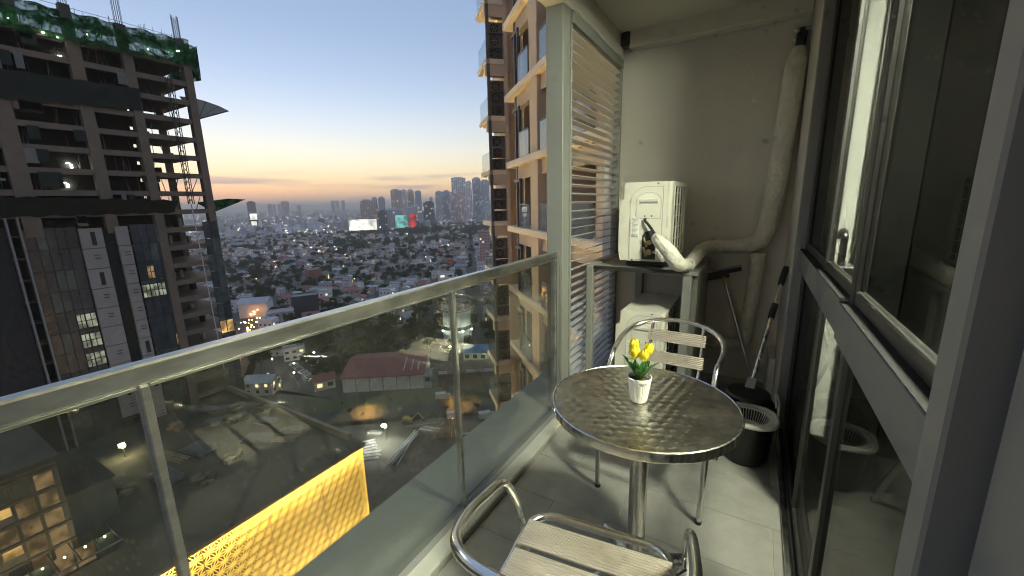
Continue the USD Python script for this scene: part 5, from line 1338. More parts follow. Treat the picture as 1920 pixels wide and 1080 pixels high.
for k in range(4):
    a = th0 + (k - 1.5) * 0.5
    MB().mesh(trimesh.creation.icosphere(1, 0.22), at=(12.5 * math.cos(a), 12.5 * math.sin(a), 10.3)).build('lamp', 'panel_lamp', t)

# terrace and its earth wall
A2, B2 = np.array((-121.0, 134.0)), np.array((-80.0, 165.0)); n2 = np.array((-(B2 - A2)[1], (B2 - A2)[0])); n2 = n2 / np.linalg.norm(n2)
t = thing('earth_terrace', 'raised ground held by a brown streaked earth wall', None, (A2[0], A2[1], GZ), kind='structure')
q = [A2, B2, B2 + n2 * 16, A2 + n2 * 16]
MB().prism([tuple(p) for p in q], GZ - 0.5, GZ + 6.0, 'z').build('earth', 'cliff', t, w=True)
t = thing('terrace_fence', 'grey wall along the top of the brown earth wall', 'wall', (A2[0], A2[1], GZ + 6))
for k in range(12):
    a = A2 + (B2 - A2) * k / 12 + n2 * 0.5; b_ = A2 + (B2 - A2) * (k + 0.97) / 12 + n2 * 0.5
    MB().bar((*a, GZ + 6.75), (*b_, GZ + 6.75), 0.2, 1.5).build('fence_panel', 'wall_mixed', t, w=True)

# ---- on the building site
def street_lamp(x, y, label, mat, h=7.0, arm=1.2, yaw=0.0, size=0.16):
    t = thing('street_lamp', label, 'street lamp', (x, y, GZ), yaw)
    MB().tube([(0, 0, 0), (0, 0, h * 0.5), (0, 0, h)], [0.11, 0.09, 0.07], 6).bar((0, 0, h), (arm, 0, h + 0.15), 0.08).build('pole', 'steel_dark', t)
    MB().rbox(arm - 0.35, arm + 0.4, -0.18, 0.18, h + 0.16, h + 0.34, 0.03).build('lamp_head', 'steel_dark', t)
    MB().mesh(trimesh.creation.icosphere(1, size), at=(arm, 0, h + 0.02)).build('bulb', mat, t)
    if mat == 'sodium':
        MB().lathe([(0.2, h + 0.155), (0.24, h + 0.1), (0.36, h - 0.30), (0.34, h - 0.30), (0.22, h + 0.1)], 14, (arm, 0, 0)).build('lamp_shade', 'steel_dark', t)
street_lamp(-133.5, 102.5, 'street lamp over the orange pool of light in front of the warehouse', 'sodium', 6.0, 2.4, -0.6)
street_lamp(-104.5, 128.0, 'street lamp over the orange pool of light right of the near post', 'sodium', 6.0, 2.4, -0.6)
street_lamp(-136, 160, 'lamp on the corner of the warehouse lighting the green bushes', 'green_lamp', 9.0, 1.0, 0.3, 0.2)
street_lamp(-112, 165, 'lamp between the blue hall and the earth wall', 'green_lamp', 9.0, 1.0, 0.3, 0.2)
street_lamp(-186, 137, 'lamp at the left rear corner of the warehouse', 'green_lamp', 9.0, 1.0, 0.8, 0.2)
for (x, y, l) in ((-201, 124, 'lamp in the yard in front of the pale green-white house'), (-196, 110, 'lamp beside the dusty track'), (-183, 103, 'lamp at the bend of the dusty track'), (-212, 108, 'lamp left of the parked cars')):
    street_lamp(x, y, l, 'yard_lamp', 6.5, 0.8, r6.random() * 6, 0.28)
t = thing('site_floodlight', 'glaring white floodlight on a mast in the building site', 'floodlight', (-109, 91, GZ))
MB().cyl((0, 0, 0), (0, 0, 5.4), 0.14, 8).build('mast', 'steel_dark', t)
MB().rbox(-1.0, 1.0, -0.1, 0.25, 5.2, 6.6, 0.04).build('housing', 'steel_dark', t)
for dx in (-0.5, 0.5): MB().mesh(trimesh.creation.icosphere(2, 0.42), at=(dx, -0.5, 5.9)).build('lamp', 'flood_white', t)
for (x, y, n_, L, yaw, lab) in ((-113, 84, 12, 7, 0.9, 'pile of pale pipes under the white floodlight'), (-106.5, 81.5, 9, 6, 0.7, 'second pile of pale pipes nearer to the podium corner'), (-100, 104, 6, 8, 0.2, 'thin stack of poles beside the excavator'), (-117, 92, 5, 5, 0.4, 'short planks left of the white floodlight')):
    t = thing('pipe_pile', lab, 'pipes', (x, y, GZ), yaw)
    for q in range(n_):
        MB().bar((-L / 2 + r6.random(), (q - n_ / 2) * 0.62, 0.2), (L / 2 + r6.random(), (q - n_ / 2) * 0.62 + 0.4 * r6.random(), 0.2), 0.3).build('pipe', 'site_white' if q % 3 else 'timber', t)
t = thing('lattice_boom', 'long pale lattice boom lying on the building site', 'crane boom', (-99.5, 90.5, GZ), math.atan2(17, -5))
m = MB()
for sy in (-0.6, 0.6):
    for z in (0.3, 1.4): m.bar((-9.5, sy, z), (9.5, sy, z), 0.2)
for k in range(16):
    x = -9.5 + k * 1.19
    for sy in (-0.6, 0.6): m.bar((x, sy, 0.3), (x + 1.19, sy, 1.4), 0.12)
    m.bar((x, -0.6, 1.4), (x + 1.19, 0.6, 1.4), 0.12)
m.build('lattice', 'site_white', t)
MB().bar((-9.5, -2.6, 0.3), (1.5, -1.0, 0.3), 0.22).build('stay', 'site_white', t)
t = thing('excavator', 'yellow excavator with a raised arm on the building site', 'excavator', (-110.5, 104, GZ), 0.4)
for s in (-1, 1): MB().rbox(-2.2, 2.2, s * 1.3 - 0.35, s * 1.3 + 0.35, 0.0, 0.9, 0.2).build('track', 'steel_dark', t)
MB().rbox(-2.4, 1.6, -1.4, 1.4, 0.95, 2.1, 0.15).build('body', 'machine_yellow', t)
MB().rbox(0.2, 1.6, 0.3, 1.35, 2.11, 3.2, 0.12).build('cab', 'curtain_glass', t)
MB().bar((1.4, -0.4, 1.8), (4.0, -0.4, 4.6), 0.5).build('boom', 'machine_yellow', t)
MB().bar((4.0, -0.4, 4.6), (6.2, -0.4, 2.2), 0.4).build('arm', 'machine_yellow', t)
MB().rbox(5.7, 6.8, -0.9, 0.1, 1.2, 2.3, 0.1).build('bucket', 'steel_dark', t)
t = thing('site_barrier', 'line of low concrete barriers across the building site', 'barrier', (-103, 105, GZ))
for k in range(9):
    a = np.array((-108.7, 100.2)) + (np.array((-97.1, 109.9)) - np.array((-108.7, 100.2))) * k / 9; b_ = a + np.array((1.15, 0.96))
    MB().bar((*a, GZ + 0.5), (*b_, GZ + 0.5), 0.5, 0.9).build('barrier_block', 'precast', t, w=True)
t = thing('site_fence', 'row of upright sheet piles lit yellow near the balcony ledge', 'fence', (-90, 104, GZ))
for k in range(16):
    a = np.array((-94, 99.0)) + np.array((0.62, 0.78)) * k * 0.62
    MB().rbox(a[0] - 0.14, a[0] + 0.14, a[1] - 0.14, a[1] + 0.14, GZ, GZ + 3.8 + 0.7 * r6.random(), 0.03).build('sheet_pile', 'timber', t, w=True)
street_lamp(-92, 107, 'yellow lamp by the row of sheet piles', 'sodium', 5.0, 0.8, 1.0, 0.06)


def vehicle_proto(path, kind):
    UsdGeom.Xform.Define(stage, path)
    if kind != 'truck':
        prof = [(-2.1, 0.35), (2.1, 0.35), (2.15, 0.75), (1.2, 0.95), (0.6, 1.45), (-1.1, 1.45), (-1.75, 0.95), (-2.1, 0.85)]
        MB().prism(prof, -0.85, 0.85, 'y').build('body', 'car_paint', path)
        MB().prism([(1.1, 0.98), (0.58, 1.40), (-1.08, 1.40), (-1.6, 0.98)], -0.87, 0.87, 'y').build('window', 'window_dark', path)
    else:
        MB().rbox(-3.4, 1.2, -1.15, 1.15, 0.7, 3.1, 0.05).build('cargo_box', 'site_white', path)
        MB().rbox(1.35, 3.0, -1.05, 1.05, 0.5, 2.4, 0.15).build('cab', 'car_paint', path)
        MB().rbox(2.6, 3.03, -0.9, 0.9, 1.4, 2.1, 0.03).build('windscreen', 'window_dark', path)
    for x in ((-1.35, 1.35) if kind != 'truck' else (-2.3, 2.2)):
        for s in (-1, 1): MB().cyl((x, s * 0.72, 0.33), (x, s * 0.9, 0.33), 0.33, 10).build('wheel', 'black_plastic', path)
    x = 2.12 if kind != 'truck' else 3.02
    for s in (-1, 1):
        MB().rbox(x, x + 0.06, s * 0.6 - 0.15, s * 0.6 + 0.15, 0.6, 0.75, 0.01).build('headlight', 'pin_white' if kind == 'lit_car' else 'site_white', path)
        MB().rbox(-(2.2 if kind != 'truck' else 3.5), -(2.11 if kind != 'truck' else 3.42), s * 0.6 - 0.15, s * 0.6 + 0.15, 0.7, 0.85, 0.01).build('tail_light', 'tail_red' if kind == 'lit_car' else 'roof_maroon', path)
stage.CreateClassPrim('/World/vehicle_kinds')
for kd in ('car', 'truck', 'lit_car'): vehicle_proto(f'/World/vehicle_kinds/{kd}', kd)
for k in range(11):
    x, y = (-209 + 3.0 * k * 0.95, 117.5 - 1.5 * k * 0.5)
    copy_of('/World/vehicle_kinds/car', 'parked_car', 'parked car in the row left of the warehouse and dusty track', 'car', (x, y, GZ + 0.07), 1.2 + 0.1 * r6.random(), 'cars parked left of the warehouse')
for k in range(8):
    a = np.array((-84.5, 106.5)) + (np.array((-66, 131)) - np.array((-84.5, 106.5))) * k / 8
    copy_of('/World/vehicle_kinds/car', 'parked_car', 'parked car in the line along the site edge by our ledge', 'car', (a[0], a[1], GZ + 0.07), math.atan2(24, 18), 'cars along the site edge')
for x, y, yaw, l in ((-96, 115, 0.64, 'white box truck on the building site by the near post'), (-111, 125.5, 0.64, 'white truck on the site road left of the near post'), (-85, 121, 0.9, 'white truck nearest the wing at the site edge')):
    copy_of('/World/vehicle_kinds/truck', 'truck', l, 'truck', (x, y, GZ + 0.07), yaw)
copy_of('/World/vehicle_kinds/lit_car', 'moving_car', 'car with red lights on the street beyond the podium', 'car', (-188, 82, GZ + 0.07), 2.6)

# ---- the dense neighbourhood
AZ0, AZ1 = math.radians(-71.5), math.radians(-26)
def in_view(x, y):
    a = math.atan2(x, y); return AZ0 < a < AZ1
KEEP = [(p[3], p[4], max(p[5], p[6]) * 0.75) for p in NEAR] + [(-418, 285, 8), (-338, 167, 14), (-276, 173, 8), (-170, 109, 8), (-121, 176, 17), (-196, 228, 9), (-214, 203, 12), (-149, 131, 27), (-153, 190, 13), (-97, 150, 26), (-115, 150, 14)]
SITE_LIM = 205.0
ST_A, ST_B = np.array((-345.0, 172.0)), np.array((-140.0, 46.0))
def free(x, y, r):
    d = math.hypot(x, y)
    if d < SITE_LIM and not (x < -175 and y > 118): return False
    p = np.array((x, y)); ab = ST_B - ST_A; s = np.clip((p - ST_A) @ ab / (ab @ ab), 0, 1)
    if np.linalg.norm(p - ST_A - s * ab) < 7.5 + r * 0.5: return False
    if -218 < x < -165 and 96 < y < 122: return False
    if -246 < x < -166 and 126 < y < 205 or -208 < x < -160 and 104 < y < 127: return False
    return all((x - a) ** 2 + (y - b) ** 2 > (c + r * 0.8) ** 2 for a, b, c in KEEP)
near_h, far_h, trees_n, trees_f = [], [], [], []
kk = list(KINDS); wts = [20, 20, 11, 13, 8, 17, 7, 5]
cell = 12.5
for i in range(-160, 160):
    for j in range(-20, 160):
        if i % 7 == 0 or j % 9 == 0: off_street = True
        else: off_street = False
        p = SU * (i * cell) + SV * (j * cell) + np.array((r6.uniform(-2, 2), r6.uniform(-2, 2)))
        x, y = p; d = math.hypot(x, y)
        if not in_view(x, y) or d < 190 or d > 1420: continue
        gr = meshkit.noise(np.array([[x * 0.011, y * 0.011, 0.5]]))[0]
        if off_street:
            if r6.random() < 0.35 and free(x, y, 3): (trees_n if d < 480 else trees_f).append((x, y))
            continue
        park = gr > 0.63 or (gr > 0.48 and r6.random() < 0.36)
        if park or r6.random() < 0.17:
            for _ in range(2 if d < 480 else 1):
                xx, yy = x + r6.uniform(-4, 4), y + r6.uniform(-4, 4)
                if free(xx, yy, 3): (trees_n if d < 480 else trees_f).append((xx, yy))
            continue
        if not free(x, y, 6): continue
        k = r6.choices(kk, wts)[0]
        yaw = SY + r6.choice((0, PI / 2, PI, -PI / 2)) + r6.gauss(0, 0.12)
        (near_h if d < 445 else far_h).append((x, y, k, yaw, 0.82 + 0.4 * r6.random()))
near_h.sort(key=lambda q: math.hypot(q[0], q[1]))
far_h += near_h[300:]; near_h = near_h[:300]
MARK = [('the pink and white office block', -309, 449), ('the pale cube block above the handrail', -257, 305), ('the orange-red house', -345, 420), ('the brick-red block', -421, 273), ('the black block', -291, 179), ('the blue-white sheet hall', -338, 167),
        ('the pale green-white house', -218, 124), ('the red warehouse', -149, 131), ('the blue-roofed hall', -121, 176), ('the tan-roofed house', -196, 228), ('the round billboard', -153, 190), ('the green-grey hall', -214, 203)]
RANK = {}
WORDS = ['nearest', 'second nearest', 'third nearest', 'fourth nearest', 'fifth nearest', 'sixth nearest', 'seventh nearest', 'eighth nearest', 'ninth nearest', 'tenth nearest']
def by_rank(items, short):
    """items: (x, y, kind); returns for each its words: its rank among its kind from the landmark closest to it"""
    near = [min(MARK, key=lambda m: (m[1] - x) ** 2 + (m[2] - y) ** 2) for x, y, k in items]
    out = [None] * len(items); groups = {}
    for q, ((x, y, k), m) in enumerate(zip(items, near)): groups.setdefault((k, m[0]), []).append((math.hypot(m[1] - x, m[2] - y), q))
    for (k, m), l in groups.items():
        for r, (_, q) in enumerate(sorted(l)):
            out[q] = (f'{short[k]}, {WORDS[r]} such to {m}', None) if r < len(WORDS) else (f'{short[k]}, farther from {m}', True)
    return out
HS = {'flat': 'grey flat-roofed tank house', 'rust': 'rusty gabled house', 'greygable': 'cream grey-gabled house', 'hip': 'maroon hip-roofed house', 'tower': 'narrow white block', 'shed': 'sloping-roofed rusty shack', 'white': 'white annexed house', 'works': 'blue-grey workshop'}
HW = by_rank([(q[0], q[1], q[2]) for q in near_h], HS)
for (x, y, k, yaw, s), (lab, far) in zip(near_h, HW):
    copy_of(f'/World/house_kinds/{k}', 'house', lab, 'house', (x, y, GZ), yaw, KINDS[k][1], (s, s, s))
trees_n.sort(key=lambda q: math.hypot(*q))
r8 = random.Random(33)
MASS = []
while len(MASS) < 42:
    x, y = r8.uniform(-244, -168), r8.uniform(128, 203)
    if math.hypot(x + 149.5, y - 130.5) < 27 or math.hypot(x + 214, y - 203) < 12 or math.hypot(x + 196, y - 228) < 10: continue
    if all(math.hypot(x - a, y - b) > 6.5 for a, b, _ in MASS): MASS.append((x, y, r8.choices(['round', 'spread', 'tall', 'bush'], [30, 40, 12, 18])[0]))
MR = sorted(range(len(MASS)), key=lambda q: math.hypot(MASS[q][0], MASS[q][1]))
for n_, q in enumerate(MR):
    x, y, k = MASS[q]; th = ('front', 'middle', 'back')[min(2, n_ // 14)]
    tree(k, x, y, 0.85 + 0.5 * r8.random(), {'round': 'round dark tree', 'spread': 'broad dark tree', 'tall': 'tall dark tree', 'bush': 'low dark bush'}[k] + f' in the {th} rows of the grove left of the warehouse', f'{k} trees in the {th} rows of the grove')
for q in range(15):
    tree(('bush', 'round', 'bush', 'spread')[q % 4], -176 - 30 * r8.random(), 117.5 + 9 * r8.random(), 0.6 + 0.35 * r8.random(), ('bushy growth', 'small round tree', 'bushy growth', 'small spreading tree')[q % 4] + ' at the left end of the red warehouse, behind the yard lamps', ('bushes', 'small round trees', 'bushes', 'small spreading trees')[q % 4] + ' at the left end of the warehouse')
# the tree masses round the warehouse
for (x, y, s, k) in [(-216, 158, 1.3, 'spread'), (-226, 150, 1.2, 'round'), (-205, 150, 1.2, 'spread'), (-196, 146, 1.0, 'round'), (-214, 141, 1.1, 'spread'), (-190, 152, 1.1, 'tall'), (-182, 160, 1.1, 'round'), (-172, 166, 1.2, 'spread'),
                      (-160, 172, 1.0, 'round'), (-198, 126, 0.9, 'bush'), (-190, 120, 1.1, 'bush'), (-184, 114, 1.0, 'bush'), (-204, 133, 1.0, 'round'), (-136, 178, 1.0, 'round'), (-128, 192, 1.2, 'spread'), (-118, 200, 1.1, 'tall'),
                      (-140, 205, 1.2, 'spread'), (-170, 196, 1.1, 'round'), (-178, 205, 1.2, 'spread'), (-190, 190, 1.1, 'tall'), (-108, 190, 1.1, 'round'), (-131, 160, 0.9, 'bush'), (-124, 158, 0.8, 'bush'), (-141, 168, 1.0, 'palm'),
                      (-150, 172, 1.0, 'bush'), (-182, 178, 1.2, 'spread'), (-165, 182, 1.0, 'round'), (-230, 168, 1.2, 'spread'), (-238, 158, 1.0, 'tall'), (-120, 215, 1.2, 'round'), (-104, 205, 1.2, 'spread'), (-176, 150, 1.0, 'round'), (-180, 140, 1.0, 'bush'), (-186, 146, 1.1, 'spread'), (-208, 168, 1.2, 'tall'), (-196, 164, 1.2, 'spread'), (-188, 170, 1.1, 'round'), (-200, 178, 1.2, 'spread'), (-212, 186, 1.2, 'round'), (-172, 186, 1.2, 'tall'), (-158, 210, 1.2, 'spread'), (-146, 216, 1.1, 'round'), (-130, 206, 1.1, 'tall'), (-180, 128, 0.9, 'round'), (-174, 138, 0.9, 'bush')]:
    tree(k, x, y, s, {'spread': 'broad dark tree in the tree mass behind the red warehouse', 'round': 'round dark tree in the tree mass behind the red warehouse', 'tall': 'tall dark tree in the tree mass behind the red warehouse', 'bush': 'bushy growth close to the red warehouse', 'palm': 'palm beside the right rear corner of the warehouse'}[k],
         {'spread': 'broad trees behind the warehouse', 'round': 'round trees behind the warehouse', 'tall': 'tall trees behind the warehouse', 'bush': 'bushes by the warehouse', 'palm': 'palms by the warehouse'}[k])
for (x, y, s) in [(-147, 101, 0.35), (-139, 107, 0.3), (-130, 113, 0.35), (-121, 119, 0.3), (-137.5, 98, 0.55), (-131, 99, 0.4), (-104, 119, 0.5), (-93, 126, 0.6)]:
    tree('bush', x, y, s, 'small shrub in the rough grass in front of the warehouse', 'shrubs in the grass strip')
TS = {'round': 'round dark tree', 'spread': 'broad spreading tree', 'tall': 'tall dark tree', 'bush': 'low bush', 'palm': 'slim palm'}
TI = [(x, y, r6.choices(['round', 'spread', 'tall', 'bush', 'palm'], [34, 26, 16, 18, 6])[0]) for x, y in trees_n[:230]]
for (x, y, k), (lab, far) in zip(TI, by_rank(TI, TS)):
    tree(k, x, y, 0.6 + 0.6 * r6.random(), lab)
trees_f += trees_n[230:]


def scatter(name, label, cat, items, protos, kind='stuff'):
    """items: (proto index, x, y, z, yaw, (sx, sy, sz))"""
    pi = UsdGeom.PointInstancer.Define(stage, f'/World/{name}')
    tg = []
    for q, src in enumerate(protos):
        p = f'/World/{name}/kind_{q}'
        if callable(src): src(p)
        else:
            UsdGeom.Xform.Define(stage, p).GetPrim().GetReferences().AddInternalReference(src)
        tg.append(Sdf.Path(p))
    pi.CreatePrototypesRel().SetTargets(tg)
    pi.CreateProtoIndicesAttr([i[0] for i in items])
    pi.CreatePositionsAttr([Gf.Vec3f(*map(float, i[1:4])) for i in items])
    pi.CreateOrientationsAttr([Gf.Quath(math.cos(i[4] / 2), 0, 0, math.sin(i[4] / 2)) for i in items])
    pi.CreateScalesAttr([Gf.Vec3f(*map(float, i[5])) for i in items])
    tag(pi.GetPrim(), label, cat, kind=kind)


scatter('city_houses', 'closely packed far houses of the neighbourhood up to the highway', 'houses', [(kk.index(k), x, y, GZ, yaw, (s, s, s)) for x, y, k, yaw, s in far_h], [f'/World/house_kinds/{k}' for k in kk])
tks = [p for v in TK.values() for p in v]
scatter('city_trees', 'far dark trees between the houses', 'trees', [(r6.randrange(len(tks)), x, y, GZ, r6.random() * 6.28, (0.7 + 0.6 * r6.random(),) * 3) for x, y in trees_f], tks)

# ---- far city: blocks by the thousand, thinning into the haze
fb = []
for _ in range(6500):
    d = 1430 + 7500 * r6.random() ** 1.7; a = r6.uniform(AZ0, AZ1); x, y = d * math.sin(a), d * math.cos(a)
    s = 9 + 22 * r6.random() ** 2; h = 5 + 9 * r6.random() + (26 * r6.random() if r6.random() < 0.06 else 0)
    fb.append((0, x, y, GZ, r6.choice((SY, SY + 0.5, 0.2)) + r6.gauss(0, 0.1), (s, s * r6.uniform(0.6, 1.2), h)))
def fbp(p):
    UsdGeom.Xform.Define(stage, p); MB().box(-0.5, 0.5, -0.5, 0.5, 0, 1).box(-0.3, 0.1, -0.3, 0.2, 1.001, 1.15).build('block', 'far_blocks', p)
scatter('far_city', 'low buildings of the far city fading towards the horizon', 'city', fb, [fbp])
scatter('far_trees', 'dark belt of trees below the skyline towers', 'trees', [(r6.randrange(len(tks)), *(lambda d, a: (d * math.sin(a), d * math.cos(a)))(r6.uniform(1150, 1640) if q % 3 else 1430 + 3500 * r6.random(), r6.uniform(math.radians(-46), math.radians(-29)) if q % 3 else r6.uniform(AZ0, AZ1)), GZ, r6.random() * 6, (r6.uniform(1.0, 1.9),) * 3) for q in range(1500)], tks)

# ---- city lights
def bulb(mat):
    def f(p):
        UsdGeom.Xform.Define(stage, p); MB().mesh(trimesh.creation.icosphere(0, 1.0)).build('bulb', mat, p)
    return f
cl = []
for _ in range(330):
    d = 215 + 1250 * r6.random() ** 0.9; a = r6.uniform(AZ0, AZ1); x, y = d * math.sin(a), d * math.cos(a)
    if d < 260 and not free(x, y, 0): continue
    s = (0.20 + 0.38 * r6.random() ** 3) * (d / 500) ** 0.6
    cl.append((r6.choices((0, 1, 2), (60, 26, 14))[0], x, y, GZ + r6.uniform(4, 9), 0, (s,) * 3))
for k in range(60):      # the lit street by the sheet hall
    q = ST_A + (ST_B - ST_A) * r6.uniform(-0.1, 0.55); cl.append((3, q[0] + r6.gauss(0, 3), q[1] + r6.gauss(0, 3), GZ + r6.uniform(2, 7), 0, (r6.uniform(0.25, 0.65),) * 3))
for _ in range(620):
    d = 1300 + 5200 * r6.random() ** 1.6; a = r6.uniform(AZ0, AZ1); s = r6.uniform(0.6, 1.3) * (d / 2500) ** 0.5
    cl.append((r6.choices((0, 1, 2), (70, 20, 10))[0], d * math.sin(a), d * math.cos(a), GZ + r6.uniform(9, 20), 0, (s,) * 3))
scatter('city_lights', 'scattered lamps and lit spots all over the city', 'lights', cl, [bulb('pin_white'), bulb('pin_warm'), bulb('pin_cool'), bulb('pin_orange')])

# ---- skyline towers
def skyscraper(label, x, y, w, top, mat, d=None, floors=26, bays=6, crown=True, yaw=None):
    h = top - GZ; d = d or w * 0.8; yaw = facing(x, y) if yaw is None else yaw
    t = thing('skyscraper', label, 'tower block', (x, y, GZ), yaw)
    MB().box(-w / 2, w / 2, -d / 2, d / 2, 0, h).build('wall', mat, t)
    n = bays
    for k in range(n + 1):
        xx = -w / 2 + w * k / n
        MB().box(xx - w * 0.012, xx + w * 0.012, -d / 2 - 0.9, -d / 2 - 0.002, 0, h + 1.5).build('rib', mat, t)
    rg = np.random.default_rng(int(abs(x)) * 7 + int(abs(y)))
    for k in range(n):
        a, b = -w / 2 + w * (k + 0.26) / n, -w / 2 + w * (k + 0.74) / n
        m = MB(); ml = MB(); any_lit = False
        for j in range(floors):
            z0, z1 = h * (j + 0.25) / floors, h * (j + 0.78) / floors
            if rg.random() < 0.07: ml.box(a, b, -d / 2 - 0.32, -d / 2 - 0.01, z0, z1); any_lit = True
            else: m.box(a, b, -d / 2 - 0.30, -d / 2 - 0.003, z0, z1)
        m.build('window_column', 'far_window', t, kind='stuff')
        if any_lit: ml.build('lit_window_column', 'tower_lit', t, kind='stuff')
    for s in (-1, 1):
        m = MB()
        for j in range(floors): m.box(s * (w / 2 + 0.003), s * (w / 2 + 0.3), -d * 0.38, d * 0.38, h * (j + 0.25) / floors, h * (j + 0.78) / floors)
        m.build('side_windows', 'far_window', t, kind='stuff')
    if crown:
        MB().box(-w * 0.32, w * 0.3, -d * 0.3, d * 0.3, h + 0.01, h + 5).build('plant_room', mat, t)
EM('tower_lit', (1.0, 0.86, 0.62), 0.05)
SK = [('brown slab tower standing behind the glowing white screen', -1146, 968, 43, 19, 'tower_brown', 24, 8), ('slim brown tower just behind the right end of the brown slab', -1174, 1027, 18, 28, 'tower_brown', 26, 3), ('grey-brown tower right of the brown slab', -1158, 1045, 22, 29, 'tower_grey', 26, 4),
      ('brown twin tower, left one of the group above the cyan screen', -1440, 1388, 47, 70, 'tower_brown', 34, 6), ('yellowish striped tower in the group above the cyan screen', -1450, 1449, 24, 71, 'tower_pale', 34, 4), ('pale striped tower closing the group above the red screen', -1429, 1470, 30, 70, 'tower_brown', 34, 5),
      ('single blue-grey tower right of the group above the red screen', -1507, 1603, 32, 70, 'tower_blue', 34, 4), ('thin tower far behind the black glass block', -1525, 1721, 17, 38, 'tower_grey', 28, 2),
      ('white edged grey tower right of the black glass block', -1232, 1446, 33, 56, 'tower_grey', 32, 5), ('blue-grey tower beside the white edged one', -1240, 1505, 32, 60, 'tower_blue', 32, 4), ('pinkish tower with pale windows in the right cluster', -1151, 1448, 30, 54, 'tower_pinkish', 30, 6),
      ('tall white and brown tower rising above the pinkish one', -1256, 1620, 66, 124, 'tower_pale', 44, 7), ('brown tower between the pinkish tower and the white ones', -1094, 1429, 32, 52, 'tower_pinkish', 30, 5), ('white slab tower, left of the three next to the wing', -1128, 1529, 26, 98, 'tower_pale', 42, 4),
      ('highest blue-white tower next to the wing', -1129, 1590, 37, 115, 'tower_blue', 44, 6), ('blue-grey tower partly behind the wing edge', -1068, 1571, 38, 102, 'tower_blue', 42, 6), ('black glass block with white light bands', -1102, 1228, 39, 10, 'tower_dark', 10, 6),
      ('dark glass block between the white screen and the brown slab', -1040, 937, 25, -17, 'tower_dark', 12, 4), ('dark glass block left of the cyan screen', -1033, 974, 42, -11, 'tower_grey', 12, 6), ('low grey block behind the red screen', -1176, 1228, 72, -6, 'tower_grey', 10, 8),
      ('lone dark tower on the left horizon', -2310, 1194, 38, 36, 'tower_dark', 26, 4), ('small far tower right of the lone dark one', -3142, 1757, 31, 32, 'tower_pinkish', 24, 3), ('thin far tower between two clusters on the left horizon', -3215, 1831, 14, 28, 'tower_grey', 24, 2),
      ('pale far tower, left of the small left cluster', -2852, 1660, 23, 28, 'tower_pale', 24, 3), ('broad far tower of the small left cluster', -2920, 1741, 50, 47, 'tower_brown', 26, 5), ('left of three far towers in a row on the middle horizon', -3392, 2477, 32, 55, 'tower_grey', 24, 3),
      ('middle one of three far towers in a row on the middle horizon', -3409, 2538, 28, 55, 'tower_grey', 24, 3), ('right of three far towers in a row on the middle horizon', -3418, 2609, 28, 60, 'tower_grey', 24, 3), ('low far block on the left horizon', -3299, 2081, 28, 21, 'tower_grey', 20, 3)]
for lab, x, y, w, tz, mat, fl, ba in SK: skyscraper(lab, x, y, w, tz, mat, None, fl, ba)
# lit bands of the black block, big glowing screens
def screen(label, x, y, w, z0, z1, mat, posts=True):
    t = thing('led_screen', label, 'screen', (x, y, GZ), facing(x, y))
    MB().box(-w / 2, w / 2, 0, 1.5, z0 - GZ, z1 - GZ).build('display', mat, t)
    MB().box(-w / 2 - 1, w / 2 + 1, 1.6, 4, z0 - GZ - 1, z1 - GZ + 1).build('frame', 'steel_dark', t)
    for k in range(4 if posts else 0):
        xx = -w / 2 + w * (k + 0.5) / 4; MB().box(xx - 1, xx + 1, 1.6, 4, 0, z0 - GZ - 1).build('post', 'steel_dark', t)
screen('huge glowing white screen at the edge of the houses', -1072.9, 883.7, 84, -73, -39, 'screen_white')
screen('cyan screen right of the white one', -993.8, 971.8, 38, -71, -29, 'screen_cyan')
screen('narrow red screen beside the cyan one', -975, 1004.7, 22, -73, -27, 'screen_red')
t = thing('billboard', 'tall billboard with white panels on one thick pole, left horizon', 'billboard', (-1021, 529, GZ), facing(-1021, 529))
MB().cyl((0, 0, 0), (0, 0, 46), 1.6, 10).build('pole', 'precast', t)
MB().box(-7, 7, -1.5, -1.2, 58, 72).build('upper_panel', 'screen_white', t)
MB().box(-6, 5, -1.5, -1.2, 45, 55).build('lower_panel', 'screen_white', t)
MB().box(-7.2, 7.2, -1.1, 0.8, 44, 73).build('frame', 'steel_dark', t)
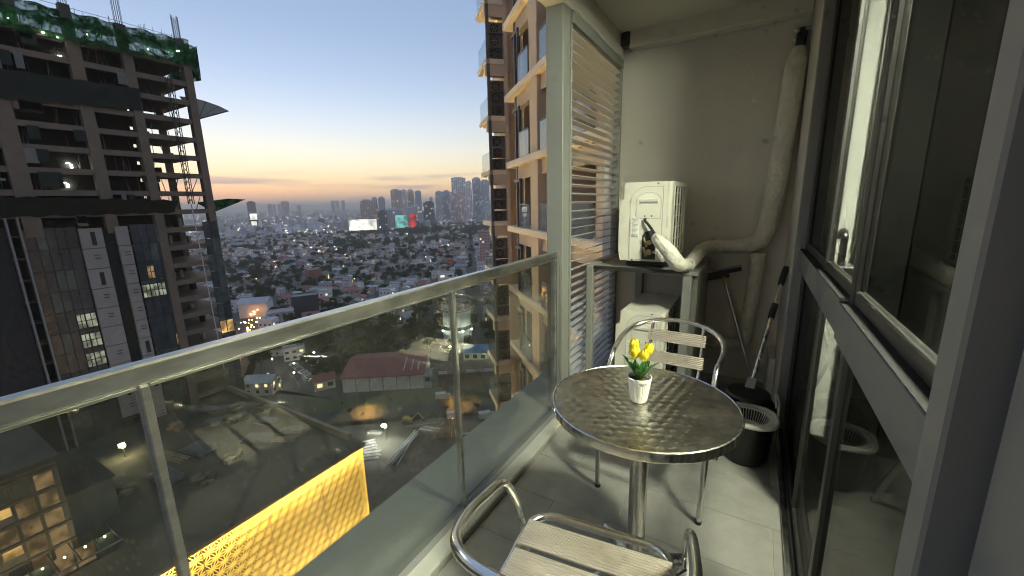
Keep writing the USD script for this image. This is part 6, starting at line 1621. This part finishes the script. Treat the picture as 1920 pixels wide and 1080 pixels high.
# elevated highway
t = thing('elevated_highway', 'pale elevated highway crossing the city on piers', 'highway', (-1450, 900, GZ))
P = [(-1750, 480), (-1600, 700), (-1450, 905), (-1290, 1060), (-1120, 1200)]
P = spline([(a, b, GZ + 9) for a, b in P], 6)
for a, b in zip(P[:-1], P[1:]):
    MB().bar(a, b, 22, 1.6).build('deck', 'precast', t, w=True)
    MB().bar((*a[:2], GZ + 3.5), (*a[:2], GZ + 8), 3.0, 3.0, up=(0, 1, 0)).build('pier', 'precast', t, w=True)
    s = np.cross(b - a, (0, 0, 1)); s /= np.linalg.norm(s)
    for q in (-1, 1): MB().bar(a + s * 10.8 * q + (0, 0, 1.4), b + s * 10.8 * q + (0, 0, 1.4), 0.4, 1.2).build('barrier', 'site_white', t, w=True)
hl = []
for k in range(120):
    u = r6.random() ** 0.6 * (len(P) - 1.01); i = int(u); q = P[i] + (P[i + 1] - P[i]) * (u - i)
    hl.append((r6.choice((0, 0, 1)), q[0] + r6.gauss(0, 4), q[1] + r6.gauss(0, 4), GZ + 10.5 + r6.random(), 0, (r6.uniform(0.5, 1.1),) * 3))
scatter('highway_lights', 'headlights and lamps along the elevated highway', 'lights', hl, [bulb('pin_white'), bulb('pin_warm')])
t = thing('station_hall', 'white lit hall with a curved roof by the highway', 'hall', (-1500, 1000, GZ), facing(-1500, 1000))
v = [(-55 + 110 * k / 16, 8 + 22 * math.sin(PI * k / 16)) for k in range(17)]
MB().prism([(-55, 0)] + [(55, 0)] + v[::-1], -18, 18, 'y').build('hall', 'wall_white', t)
for k in range(9): MB().box(-46 + 11.5 * k - 3, -46 + 11.5 * k + 3, -18.4, -18.01, 3, 10).build('window', 'tower_lit', t)
MB().box(-6, 6, -20, 20, 30, 44).build('lift_tower', 'wall_white', t)

# ---- the evening air
t = thing('haze', 'thin evening haze over the city', None, kind='stuff')
usdkit.material(stage, '/World/Looks/evening_haze', {'v': ('principled_volume', {'color': (0.98, 0.95, 0.89), 'density': 0.00019, 'anisotropy': 0.2})}, [], volume='v.volume')
MB().box(-25000, 25000, -25000, 25000, GZ - 1, 140).build('air', UsdShade.Material.Get(stage, '/World/Looks/evening_haze'), t)
